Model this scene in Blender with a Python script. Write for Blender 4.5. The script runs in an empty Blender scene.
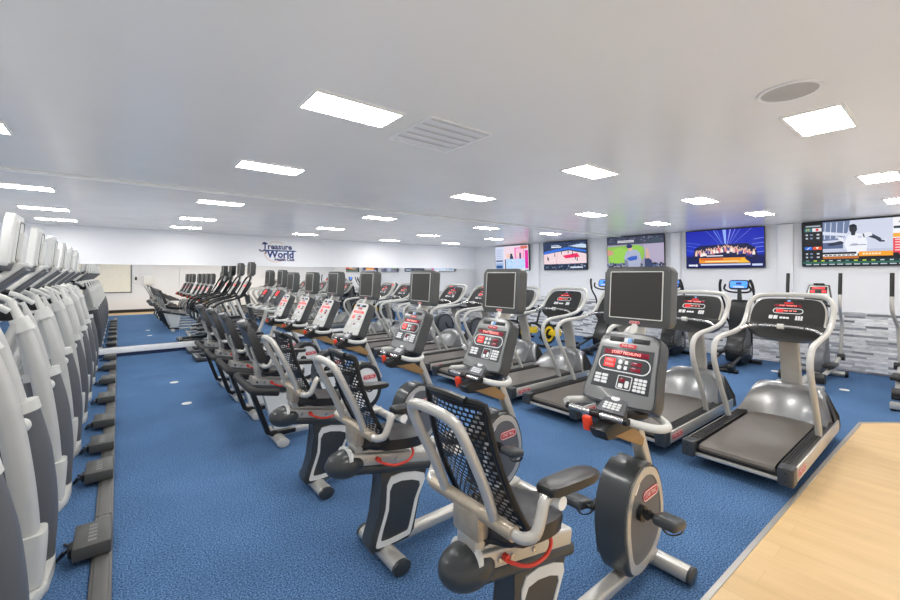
import bpy, bmesh, math, random
from mathutils import Matrix, Vector

random.seed(7)
SC = bpy.context.scene
COL = SC.collection
V = Vector
PI = math.pi

# ------------------------------------------------------------------ materials
def lin(c):
    return tuple(((v / 12.92) if v <= 0.04045 else ((v + 0.055) / 1.055) ** 2.4) for v in c)

def rgb(r, g, b):
    return lin((r / 255, g / 255, b / 255))

def mat(name, col, rough=0.5, metal=0.0, var=0.06, scale=9.0, bump=0.0, coat=0.0, emit=None):
    m = bpy.data.materials.new(name)
    m.use_nodes = True
    nt = m.node_tree
    b = nt.nodes['Principled BSDF']
    b.inputs['Metallic'].default_value = metal
    b.inputs['Coat Weight'].default_value = coat
    tc = nt.nodes.new('ShaderNodeTexCoord')
    n = nt.nodes.new('ShaderNodeTexNoise')
    n.inputs['Scale'].default_value = scale
    n.inputs['Detail'].default_value = 3
    nt.links.new(tc.outputs['Object'], n.inputs['Vector'])
    mx = nt.nodes.new('ShaderNodeMix')
    mx.data_type = 'RGBA'
    mx.inputs[6].default_value = (*[max(0, c * (1 - var)) for c in col], 1)
    mx.inputs[7].default_value = (*[min(1, c * (1 + var)) for c in col], 1)
    nt.links.new(n.outputs['Fac'], mx.inputs[0])
    nt.links.new(mx.outputs[2], b.inputs['Base Color'])
    mr = nt.nodes.new('ShaderNodeMapRange')
    mr.inputs[3].default_value = max(0.02, rough - 0.05)
    mr.inputs[4].default_value = min(1, rough + 0.05)
    nt.links.new(n.outputs['Fac'], mr.inputs[0])
    nt.links.new(mr.outputs[0], b.inputs['Roughness'])
    if bump:
        bp = nt.nodes.new('ShaderNodeBump')
        bp.inputs['Strength'].default_value = bump
        bp.inputs['Distance'].default_value = 0.004
        n2 = nt.nodes.new('ShaderNodeTexNoise')
        n2.inputs['Scale'].default_value = 220
        nt.links.new(tc.outputs['Object'], n2.inputs['Vector'])
        nt.links.new(n2.outputs['Fac'], bp.inputs['Height'])
        nt.links.new(bp.outputs[0], b.inputs['Normal'])
    if emit:
        b.inputs['Emission Color'].default_value = (*emit[0], 1)
        b.inputs['Emission Strength'].default_value = emit[1]
    return m

M = {}
M['silver'] = mat('silver_paint', rgb(200, 198, 192), 0.3, 0.5, coat=0.2)
M['chrome'] = mat('brushed_steel', rgb(205, 205, 205), 0.22, 0.9)
M['tarnish'] = mat('worn_steel', rgb(190, 178, 160), 0.35, 0.6, var=0.25, scale=25)
M['light'] = mat('light_grey_plastic', rgb(205, 205, 200), 0.4)
M['palepanel'] = mat('pale_panel', rgb(218, 220, 218), 0.35, coat=0.2)
M['column'] = mat('column_grey', rgb(192, 192, 188), 0.38, 0.1, coat=0.15)
M['white'] = mat('white_plastic', rgb(236, 236, 232), 0.38)
M['graphite'] = mat('graphite_plastic', rgb(62, 65, 67), 0.33, 0.2, coat=0.15)
M['slate'] = mat('slate_plastic', rgb(98, 100, 104), 0.38, 0.1)
M['dark'] = mat('dark_plastic', rgb(37, 38, 38), 0.34)
M['black'] = mat('black_plastic', rgb(22, 23, 24), 0.38)
M['vinyl'] = mat('black_vinyl', rgb(30, 30, 32), 0.34, bump=0.12)
M['rubber'] = mat('black_rubber', rgb(38, 38, 38), 0.65)
M['belt'] = mat('belt_rubber', rgb(92, 86, 80), 0.4, var=0.15, scale=6)
M['hood'] = mat('hood_metal', rgb(150, 151, 152), 0.3, 0.75, var=0.12, scale=3, coat=0.3)
M['rib'] = mat('ribbed_rubber', rgb(42, 42, 42), 0.36)
M['red'] = mat('red_plastic', rgb(232, 70, 40), 0.4)
M['lever'] = mat('lever_red', rgb(220, 70, 55), 0.4)
M['badge'] = mat('badge_red', rgb(190, 30, 45), 0.4)
M['badgew'] = mat('badge_white', rgb(240, 235, 232), 0.4)
M['led'] = mat('red_led', rgb(230, 40, 45), 0.3, emit=(rgb(255, 50, 50), 1.0))
M['leddark'] = mat('led_window', rgb(110, 20, 38), 0.25, emit=(rgb(140, 15, 40), 0.25))
M['ledbright'] = mat('led_text', rgb(255, 120, 110), 0.3, emit=(rgb(255, 150, 140), 2.0))
M['screenoff'] = mat('dark_screen', rgb(50, 49, 46), 0.42)
M['key'] = mat('pale_keys', rgb(226, 228, 230), 0.4)
M['bezel'] = mat('tv_bezel', rgb(38, 39, 42), 0.35)
M['tvgrey'] = mat('set_casing', rgb(74, 76, 75), 0.34, coat=0.15)
M['conface'] = mat('console_rim', rgb(122, 124, 124), 0.3, 0.3, coat=0.2)
M['mast'] = mat('mast_grey', rgb(168, 166, 160), 0.38, 0.15)
M['bluescreen'] = mat('blue_display', rgb(60, 120, 220), 0.3, emit=(rgb(60, 130, 240), 1.0))
M['yellow'] = mat('yellow_paint', rgb(240, 205, 40), 0.4)
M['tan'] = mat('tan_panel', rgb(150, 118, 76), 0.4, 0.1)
M['navy'] = mat('sign_navy', rgb(36, 48, 110), 0.5)
M['skyblue'] = mat('sign_blue', rgb(130, 175, 225), 0.5)
M['peach'] = mat('sign_peach', rgb(226, 190, 170), 0.5)
M['lamp'] = mat('lamp_diffuser', (0.9, 0.9, 0.9), 0.5, emit=((1.0, 0.975, 0.94), 36.0))
M['vent'] = mat('vent_white', rgb(226, 226, 226), 0.5)
M['ventdark'] = mat('vent_shadow', rgb(216, 216, 218), 0.6)
M['speakergrille'] = mat('speaker_grille', rgb(176, 176, 174), 0.7, bump=0.4)
M['cream'] = mat('cream_board', rgb(244, 240, 226), 0.5)
M['baseb'] = mat('black_skirting', rgb(40, 38, 38), 0.5)
M['rail'] = mat('rail_grey', rgb(98, 97, 94), 0.42, 0.35)
M['boxgrey'] = mat('power_box', rgb(74, 74, 72), 0.45)
M['boxpale'] = mat('power_box_print', rgb(112, 112, 110), 0.45)
M['alu'] = mat('aluminium_edging', rgb(176, 174, 170), 0.38, 0.6)
M['ledge'] = mat('ledge_white', rgb(240, 240, 240), 0.4)
M['ledgebase'] = mat('ledge_base_blue', rgb(38, 52, 84), 0.8)

def wall_mat(name, col, rough):
    m = mat(name, col, rough, var=0.015, scale=2)
    return m
M['wall'] = wall_mat('wall_paint', rgb(236, 237, 240), 0.5)
M['ceiling'] = wall_mat('ceiling_paint', rgb(232, 231, 228), 0.22)

def carpet_mat():
    m = bpy.data.materials.new('blue_carpet'); m.use_nodes = True
    nt = m.node_tree; b = nt.nodes['Principled BSDF']
    b.inputs['Roughness'].default_value = 0.95
    b.inputs['Specular IOR Level'].default_value = 0.15
    tc = nt.nodes.new('ShaderNodeTexCoord')
    n1 = nt.nodes.new('ShaderNodeTexNoise'); n1.inputs['Scale'].default_value = 100; n1.inputs['Detail'].default_value = 4
    n2 = nt.nodes.new('ShaderNodeTexNoise'); n2.inputs['Scale'].default_value = 1.3; n2.inputs['Detail'].default_value = 3
    r1 = nt.nodes.new('ShaderNodeValToRGB')
    e = r1.color_ramp.elements
    e[0].position = 0.33; e[0].color = (*rgb(34, 58, 94), 1)
    e[1].position = 0.67; e[1].color = (*rgb(110, 146, 190), 1)
    k = r1.color_ramp.elements.new(0.5); k.color = (*rgb(74, 105, 143), 1)
    mx = nt.nodes.new('ShaderNodeMix'); mx.data_type = 'RGBA'; mx.blend_type = 'MULTIPLY'
    mx.inputs[0].default_value = 1
    r2 = nt.nodes.new('ShaderNodeValToRGB')
    r2.color_ramp.elements[0].position = 0.3; r2.color_ramp.elements[0].color = (0.84, 0.84, 0.84, 1)
    r2.color_ramp.elements[1].position = 0.7; r2.color_ramp.elements[1].color = (1.08, 1.08, 1.08, 1)
    bp = nt.nodes.new('ShaderNodeBump'); bp.inputs['Strength'].default_value = 0.3; bp.inputs['Distance'].default_value = 0.006
    L = nt.links.new
    L(tc.outputs['Object'], n1.inputs['Vector']); L(tc.outputs['Object'], n2.inputs['Vector'])
    L(n1.outputs['Fac'], r1.inputs[0]); L(n2.outputs['Fac'], r2.inputs[0])
    L(r1.outputs[0], mx.inputs[6]); L(r2.outputs[0], mx.inputs[7]); L(mx.outputs[2], b.inputs['Base Color'])
    L(n1.outputs['Fac'], bp.inputs['Height']); L(bp.outputs[0], b.inputs['Normal'])
    return m

def wood_mat():
    m = bpy.data.materials.new('maple_floor'); m.use_nodes = True
    nt = m.node_tree; b = nt.nodes['Principled BSDF']
    b.inputs['Roughness'].default_value = 0.42
    tc = nt.nodes.new('ShaderNodeTexCoord')
    mp = nt.nodes.new('ShaderNodeMapping'); mp.inputs['Rotation'].default_value = (0, 0, PI / 2)
    br = nt.nodes.new('ShaderNodeTexBrick')
    br.inputs['Scale'].default_value = 1.0
    br.inputs['Brick Width'].default_value = 1.6; br.inputs['Row Height'].default_value = 0.19
    br.inputs['Mortar Size'].default_value = 0.0012
    br.inputs['Color1'].default_value = (*rgb(206, 174, 126), 1)
    br.inputs['Color2'].default_value = (*rgb(212, 182, 134), 1)
    br.inputs['Mortar'].default_value = (*rgb(190, 156, 108), 1)
    n = nt.nodes.new('ShaderNodeTexNoise'); n.inputs['Scale'].default_value = 3; n.inputs['Detail'].default_value = 6
    mp2 = nt.nodes.new('ShaderNodeMapping'); mp2.inputs['Scale'].default_value = (3, 0.5, 1)
    mx = nt.nodes.new('ShaderNodeMix'); mx.data_type = 'RGBA'; mx.blend_type = 'MULTIPLY'; mx.inputs[0].default_value = 1
    r = nt.nodes.new('ShaderNodeValToRGB')
    r.color_ramp.elements[0].position = 0.35; r.color_ramp.elements[0].color = (0.94, 0.925, 0.90, 1)
    r.color_ramp.elements[1].position = 0.65; r.color_ramp.elements[1].color = (1.04, 1.04, 1.04, 1)
    L = nt.links.new
    L(tc.outputs['Object'], mp.inputs['Vector']); L(mp.outputs[0], br.inputs['Vector'])
    L(tc.outputs['Object'], mp2.inputs['Vector']); L(mp2.outputs[0], n.inputs['Vector'])
    L(n.outputs['Fac'], r.inputs[0]); L(br.outputs['Color'], mx.inputs[6]); L(r.outputs[0], mx.inputs[7])
    L(mx.outputs[2], b.inputs['Base Color'])
    return m

def stone_mat():
    m = bpy.data.materials.new('ledgestone'); m.use_nodes = True
    nt = m.node_tree; b = nt.nodes['Principled BSDF']
    b.inputs['Roughness'].default_value = 0.7
    tc = nt.nodes.new('ShaderNodeTexCoord')
    mp = nt.nodes.new('ShaderNodeMapping'); mp.inputs['Rotation'].default_value = (PI / 2, 0, PI / 2)
    sx = nt.nodes.new('ShaderNodeSeparateXYZ'); cx = nt.nodes.new('ShaderNodeCombineXYZ')
    br = nt.nodes.new('ShaderNodeTexBrick')
    br.inputs['Scale'].default_value = 1.0
    br.inputs['Brick Width'].default_value = 0.30; br.inputs['Row Height'].default_value = 0.046
    br.inputs['Mortar Size'].default_value = 0.0022
    br.offset = 0.37; br.offset_frequency = 2; br.squash = 1.5; br.squash_frequency = 3
    br.inputs['Color1'].default_value = (0.0, 0.0, 0.0, 1); br.inputs['Color2'].default_value = (1, 1, 1, 1)
    br.inputs['Mortar'].default_value = (0.35, 0.35, 0.35, 1)
    r = nt.nodes.new('ShaderNodeValToRGB')
    e = r.color_ramp.elements
    e[0].position = 0.0; e[0].color = (*rgb(112, 114, 120), 1)
    e[1].position = 1.0; e[1].color = (*rgb(240, 240, 240), 1)
    for p, c in ((0.22, (160, 162, 168)), (0.4, (222, 222, 222)), (0.6, (244, 244, 244)), (0.8, (212, 213, 215))):
        k = r.color_ramp.elements.new(p); k.color = (*rgb(*c), 1)
    n = nt.nodes.new('ShaderNodeTexNoise'); n.inputs['Scale'].default_value = 9; n.inputs['Detail'].default_value = 5
    mp2 = nt.nodes.new('ShaderNodeMapping'); mp2.inputs['Scale'].default_value = (1, 1, 5)
    mx = nt.nodes.new('ShaderNodeMix'); mx.data_type = 'RGBA'; mx.blend_type = 'MULTIPLY'; mx.inputs[0].default_value = 1
    r2 = nt.nodes.new('ShaderNodeValToRGB')
    r2.color_ramp.elements[0].position = 0.3; r2.color_ramp.elements[0].color = (0.72, 0.73, 0.75, 1)
    r2.color_ramp.elements[1].position = 0.6; r2.color_ramp.elements[1].color = (1.05, 1.05, 1.05, 1)
    bp = nt.nodes.new('ShaderNodeBump'); bp.inputs['Strength'].default_value = 0.7; bp.inputs['Distance'].default_value = 0.02
    L = nt.links.new
    L(tc.outputs['Object'], sx.inputs[0]); L(sx.outputs[1], cx.inputs[0]); L(sx.outputs[2], cx.inputs[1])
    L(cx.outputs[0], br.inputs['Vector']); L(br.outputs['Color'], r.inputs[0])
    L(tc.outputs['Object'], mp2.inputs['Vector']); L(mp2.outputs[0], n.inputs['Vector']); L(n.outputs['Fac'], r2.inputs[0])
    L(r.outputs[0], mx.inputs[6]); L(r2.outputs[0], mx.inputs[7]); L(mx.outputs[2], b.inputs['Base Color'])
    L(br.outputs['Color'], bp.inputs['Height']); L(bp.outputs[0], b.inputs['Normal'])
    return m

def mirror_mat():
    m = bpy.data.materials.new('mirror_glass'); m.use_nodes = True
    b = m.node_tree.nodes['Principled BSDF']
    b.inputs['Metallic'].default_value = 1.0
    b.inputs['Roughness'].default_value = 0.0
    b.inputs['Base Color'].default_value = (0.93, 0.94, 0.93, 1)
    return m

def paint_mat():
    m = bpy.data.materials.new('screen_picture'); m.use_nodes = True
    nt = m.node_tree; b = nt.nodes['Principled BSDF']
    a = nt.nodes.new('ShaderNodeAttribute'); a.attribute_name = 'Col'
    mx = nt.nodes.new('ShaderNodeMix'); mx.data_type = 'RGBA'; mx.blend_type = 'MULTIPLY'
    mx.inputs[0].default_value = 1; mx.inputs[7].default_value = (0.06, 0.06, 0.06, 1)
    nt.links.new(a.outputs['Color'], mx.inputs[6])
    nt.links.new(mx.outputs[2], b.inputs['Base Color'])
    nt.links.new(a.outputs['Color'], b.inputs['Emission Color'])
    b.inputs['Emission Strength'].default_value = 1.0
    b.inputs['Roughness'].default_value = 0.35
    return m
M['carpet'] = carpet_mat(); M['wood'] = wood_mat(); M['stone'] = stone_mat(); M['mirror'] = mirror_mat(); M['paint'] = paint_mat()

# ------------------------------------------------------------------ mesh builder
_text_cache = {}
def text_geo(s, size, bold=0.0, shear=0.0):
    key = (s, size, bold, shear)
    if key not in _text_cache:
        cu = bpy.data.curves.new('txt', 'FONT')
        cu.body = s; cu.size = size; cu.align_x = 'CENTER'; cu.align_y = 'CENTER'
        cu.offset = bold; cu.shear = shear; cu.resolution_u = 2
        o = bpy.data.objects.new('txt', cu)
        COL.objects.link(o)
        dg = bpy.context.evaluated_depsgraph_get()
        me = o.evaluated_get(dg).to_mesh()
        vs = [v.co.copy() for v in me.vertices]; fs = [tuple(p.vertices) for p in me.polygons]
        o.evaluated_get(dg).to_mesh_clear()
        bpy.data.objects.remove(o); bpy.data.curves.remove(cu)
        _text_cache[key] = (vs, fs)
    return _text_cache[key]

def catmull(pts, sub, closed=False):
    pts = [V(p) for p in pts]
    n = len(pts)
    if sub <= 1 or n < 3:
        return pts
    out = []
    segs = n if closed else n - 1
    for i in range(segs):
        p1 = pts[i]; p2 = pts[(i + 1) % n]
        p0 = pts[(i - 1) % n] if (closed or i > 0) else p1 * 2 - p2
        p3 = pts[(i + 2) % n] if (closed or i + 2 < n) else p2 * 2 - p1
        for j in range(sub):
            t = j / sub
            out.append(0.5 * (2 * p1 + (p2 - p0) * t + (2 * p0 - 5 * p1 + 4 * p2 - p3) * t * t + (3 * p1 - p0 - 3 * p2 + p3) * t ** 3))
    if not closed:
        out.append(pts[-1])
    return out

def rrect(w, h, r, n=4, cx=0, cy=0):
    r = min(r, w / 2 - 1e-5, h / 2 - 1e-5)
    out = []
    for k, (sx, sy) in enumerate(((1, 1), (-1, 1), (-1, -1), (1, -1))):
        for i in range(n + 1):
            a = k * PI / 2 + i * PI / 2 / n
            out.append((cx + sx * (w / 2 - r) + r * math.cos(a), cy + sy * (h / 2 - r) + r * math.sin(a)))
    return out

def circ(r, n=16, cx=0, cy=0, ry=None):
    ry = r if ry is None else ry
    return [(cx + r * math.cos(2 * PI * i / n), cy + ry * math.sin(2 * PI * i / n)) for i in range(n)]

def smooth2(pts, sub):
    return [(p.x, p.y) for p in catmull([(x, y, 0) for x, y in pts], sub, True)]

def inset2(pts, k, cx=None, cy=None):
    cx = sum(p[0] for p in pts) / len(pts) if cx is None else cx
    cy = sum(p[1] for p in pts) / len(pts) if cy is None else cy
    return [(cx + (x - cx) * k, cy + (y - cy) * k) for x, y in pts]

XZ = Matrix(((1, 0, 0, 0), (0, 0, -1, 0), (0, 1, 0, 0), (0, 0, 0, 1)))   # local x,y,z -> X, Z, -Y

def face_mat(o, tilt=0.0, yaw=0.0):
    """panel frame looking towards -X: x = -Y, y = up (leaning to +X by tilt), z = outwards"""
    u = V((0, -1, 0)); v = V((math.sin(tilt), 0, math.cos(tilt))); n = u.cross(v)
    m = Matrix(((u.x, v.x, n.x, o[0]), (u.y, v.y, n.y, o[1]), (u.z, v.z, n.z, o[2]), (0, 0, 0, 1)))
    return m

class MB:
    def __init__(s, material=None):
        s.bm = bmesh.new(); s.T = Matrix(); s.mats = []; s.mi = 0
        if material: s.use(material)
    def use(s, k):
        m = M[k]
        if m not in s.mats: s.mats.append(m)
        s.mi = s.mats.index(m); return s
    def at(s, T):
        s.T = T; return s
    def raw(s, vs, fs):
        bv = [s.bm.verts.new(s.T @ V(v)) for v in vs]
        for f in fs:
            try:
                nf = s.bm.faces.new([bv[i] for i in f]); nf.material_index = s.mi
            except ValueError:
                pass
        return s
    def merge(s, tmp):
        tmp.verts.index_update()
        s.raw([v.co.copy() for v in tmp.verts], [[v.index for v in f.verts] for f in tmp.faces])
        tmp.free(); return s
    def box(s, c, d, bev=0.0, rot=None, seg=2):
        t = bmesh.new()
        bmesh.ops.create_cube(t, size=1)
        for v in t.verts: v.co = V((v.co.x * d[0], v.co.y * d[1], v.co.z * d[2]))
        if bev:
            bmesh.ops.bevel(t, geom=list(t.edges), offset=min(bev, min(d) * 0.49), segments=seg, profile=0.5, affect='EDGES')
        R = rot if rot is not None else Matrix()
        for v in t.verts: v.co = (R @ v.co) + V(c)
        return s.merge(t)
    def prism(s, pts, z0, z1, bev=0.0, seg=2, top=None):
        t = bmesh.new()
        a = [t.verts.new((x, y, z0)) for x, y in pts]
        b = [t.verts.new((x, y, z1)) for x, y in (top or pts)]
        n = len(pts)
        t.faces.new(list(reversed(a))); t.faces.new(b)
        rim = []
        for i in range(n):
            t.faces.new((a[i], a[(i + 1) % n], b[(i + 1) % n], b[i]))
        if bev:
            cap = [e for e in t.edges if (e.verts[0] in a and e.verts[1] in a) or (e.verts[0] in b and e.verts[1] in b)]
            bmesh.ops.bevel(t, geom=cap, offset=bev, segments=seg, profile=0.5, affect='EDGES', clamp_overlap=True)
        bmesh.ops.recalc_face_normals(t, faces=t.faces)
        return s.merge(t)
    def ring(s, outer, inner, z0, z1):
        n = len(outer); vs = []
        for (lst, z) in ((outer, z0), (outer, z1), (inner, z1), (inner, z0)):
            vs += [(x, y, z) for x, y in lst]
        fs = []
        for k in range(4):
            k2 = (k + 1) % 4
            for i in range(n):
                j = (i + 1) % n
                fs.append((k * n + i, k * n + j, k2 * n + j, k2 * n + i))
        return s.raw(vs, fs)
    def tube(s, path, r, seg=10, sub=5, closed=False, up=(0, 0, 1), sec=None, caps=True):
        ctrl = [V(p) for p in path]
        P = catmull(ctrl, sub, closed)
        n = len(P)
        if isinstance(r, (list, tuple)):
            k = len(r); rr = []
            for i in range(n):
                f = i / max(1, n - 1) * (k - 1); a = int(min(f, k - 2)); rr.append(r[a] + (r[a + 1] - r[a]) * (f - a))
        else:
            rr = [r] * n
        sec = sec or circ(1.0, seg)
        seg = len(sec)
        tan = []
        for i in range(n):
            a = P[(i - 1) % n] if (closed or i > 0) else P[i]
            b = P[(i + 1) % n] if (closed or i < n - 1) else P[i]
            tan.append((b - a).normalized())
        u0 = V(up)
        if abs(u0.dot(tan[0])) > 0.95: u0 = V((1, 0, 0))
        u = (u0 - tan[0] * u0.dot(tan[0])).normalized()
        vs = []
        for i in range(n):
            u = (u - tan[i] * u.dot(tan[i])).normalized()
            w = tan[i].cross(u)
            for (x, y) in sec:
                vs.append(P[i] + (w * x + u * y) * rr[i])
        fs = []
        m = n if closed else n - 1
        for i in range(m):
            i2 = (i + 1) % n
            for j in range(seg):
                j2 = (j + 1) % seg
                fs.append((i * seg + j, i * seg + j2, i2 * seg + j2, i2 * seg + j))
        if caps and not closed:
            fs.append(tuple(reversed(range(seg)))); fs.append(tuple(range((n - 1) * seg, n * seg)))
        return s.raw(vs, fs)
    def cyl(s, a, b, r, seg=14, r2=None):
        return s.tube([a, b], [r, r if r2 is None else r2], seg, 1)
    def loft(s, rings, cap=True):
        n = len(rings[0]); vs = [p for rg in rings for p in rg]; fs = []
        for i in range(len(rings) - 1):
            for j in range(n):
                k = (j + 1) % n
                fs.append((i * n + j, i * n + k, (i + 1) * n + k, (i + 1) * n + j))
        if cap:
            fs.append(tuple(reversed(range(n)))); fs.append(tuple(range((len(rings) - 1) * n, len(rings) * n)))
        return s.raw(vs, fs)
    def ell(s, c, r, nu=14, nv=8):
        c = V(c); rings = []
        for i in range(nv + 1):
            a = -PI / 2 + PI * (0.03 + 0.94 * i / nv)
            rings.append([c + V((r[0] * math.cos(a) * math.cos(2 * PI * j / nu), r[1] * math.cos(a) * math.sin(2 * PI * j / nu), r[2] * math.sin(a))) for j in range(nu)])
        return s.loft(rings)
    def text(s, string, size, x, y, z, bold=0.0, sx=1.0, shear=0.0):
        vs, fs = text_geo(string, size, bold, shear)
        return s.raw([(v.x * sx + x, v.y + y, v.z + z) for v in vs], fs)
    def build(s, name, parent=None, label=None, kind=None, angle=38):
        me = bpy.data.meshes.new(name)
        bmesh.ops.recalc_face_normals(s.bm, faces=s.bm.faces) if s.recalc else None
        s.bm.to_mesh(me); s.bm.free()
        for m in s.mats: me.materials.append(m)
        for p in me.polygons: p.use_smooth = True
        me.set_sharp_from_angle(angle=math.radians(angle))
        o = bpy.data.objects.new(name, me); COL.objects.link(o)
        if parent: o.parent = parent
        if label: o['label'] = label
        if kind: o['kind'] = kind
        return o
    recalc = True

class Paint:
    """flat picture made of coloured polygons, 0..1 coordinates mapped to w x h, in the frame T"""
    def __init__(s, w, h, T):
        s.w, s.h, s.T = w, h, T; s.bm = bmesh.new(); s.c = s.bm.loops.layers.float_color.new('Col'); s.k = 0
    def poly(s, pts, col, z=None):
        s.k += 1
        z = s.k * 0.00003
        vs = [s.bm.verts.new(s.T @ V(((x - 0.5) * s.w, (y - 0.5) * s.h, z))) for x, y in pts]
        f = s.bm.faces.new(vs)
        c = (*rgb(*col), 1)
        for l in f.loops: l[s.c] = c
        return s
    def rect(s, x0, y0, x1, y1, col):
        return s.poly([(x0, y0), (x1, y0), (x1, y1), (x0, y1)], col)
    def grad(s, x0, y0, x1, y1, cb, ct):
        s.poly([(x0, y0), (x1, y0), (x1, y1), (x0, y1)], cb)
        s.bm.faces.ensure_lookup_table(); f = s.bm.faces[-1]
        for i, l in enumerate(f.loops): l[s.c] = (*rgb(*(cb if i < 2 else ct)), 1)
        return s
    def ell(s, cx, cy, rx, ry, col, n=16):
        return s.poly(circ(rx, n, cx, cy, ry), col)
    def line(s, x0, y0, x1, y1, w, col, w2=None):
        a = V((x1 - x0, y1 - y0)); p = V((-a.y, a.x)).normalized()
        w2 = w if w2 is None else w2
        return s.poly([(x0 - p.x * w / 2, y0 - p.y * w / 2), (x1 - p.x * w2 / 2, y1 - p.y * w2 / 2), (x1 + p.x * w2 / 2, y1 + p.y * w2 / 2), (x0 + p.x * w / 2, y0 + p.y * w / 2)], col)
    def text(s, string, size, x, y, col):
        vs, fs = text_geo(string, size); s.k += 1
        bv = [s.bm.verts.new(s.T @ V(((x - 0.5) * s.w + v.x, (y - 0.5) * s.h + v.y, s.k * 0.00003))) for v in vs]
        for f in fs:
            nf = s.bm.faces.new([bv[i] for i in f])
            for l in nf.loops: l[s.c] = (*rgb(*col), 1)
        return s
    def build(s, name, parent, label=None):
        me = bpy.data.meshes.new(name); s.bm.to_mesh(me); s.bm.free()
        me.materials.append(M['paint'])
        o = bpy.data.objects.new(name, me); COL.objects.link(o); o.parent = parent
        if label: o['label'] = label
        return o

def thing(name, label, cat, loc=(0, 0, 0), group=None, rz=0.0):
    o = bpy.data.objects.new(name, None); COL.objects.link(o)
    o.empty_display_size = 0.1
    o.location = loc; o.rotation_euler = (0, 0, rz); o['label'] = label; o['category'] = cat
    if group: o['group'] = group
    return o

def tag(o, label, cat, group=None):
    o['label'] = label; o['category'] = cat
    if group: o['group'] = group
    return o

def struct(o):
    o['kind'] = 'structure'; return o

def dup(root, loc, label, group=None, rz=None):
    r = root.copy(); COL.objects.link(r); r.location = loc; r['label'] = label
    if rz is not None: r.rotation_euler = (0, 0, rz)
    if group: r['group'] = group
    for ch in list(root.children):
        c = ch.copy(); COL.objects.link(c); c.parent = r
        for g in list(ch.children):
            d = g.copy(); COL.objects.link(d); d.parent = c
    return r

ORD = ['first', 'second', 'third', 'fourth', 'fifth', 'sixth', 'seventh', 'eighth', 'ninth', 'tenth', 'eleventh']
# ------------------------------------------------------------------ recumbent bikes
def badge(parent, T, w, h, name='badge', label='red and white badge'):
    b = MB('badge').at(T)
    b.prism(rrect(w, h, h / 2, 5), 0, 0.003)
    b.use('badgew'); b.ring(rrect(w * 0.97, h * 0.9, h * 0.45, 5), rrect(w * 0.93, h * 0.74, h * 0.37, 5), 0.002, 0.0042)
    b.text('STAR TRAC', h * 0.62, 0, 0, 0.0042, 0.0, min(1.0, 0.8 * w / (h * 0.62 * 5.6)))
    return b.build(name, parent, label)

def keypad(b, x, y, w, h, nx, ny, z):
    for i in range(nx):
        for j in range(ny):
            b.prism(rrect(w / nx * 0.84, h / ny * 0.78, 0.004, 2, x + (i + 0.5 - nx / 2) * w / nx, y + (j + 0.5 - ny / 2) * h / ny), z, z + 0.004)

def stadium_ring(b, x, y, w, h, t, z):
    b.ring(rrect(w, h, h / 2, 6, x, y), rrect(w - 2 * t, h - 2 * t, h / 2 - t, 6, x, y), z, z + 0.002)

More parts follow.
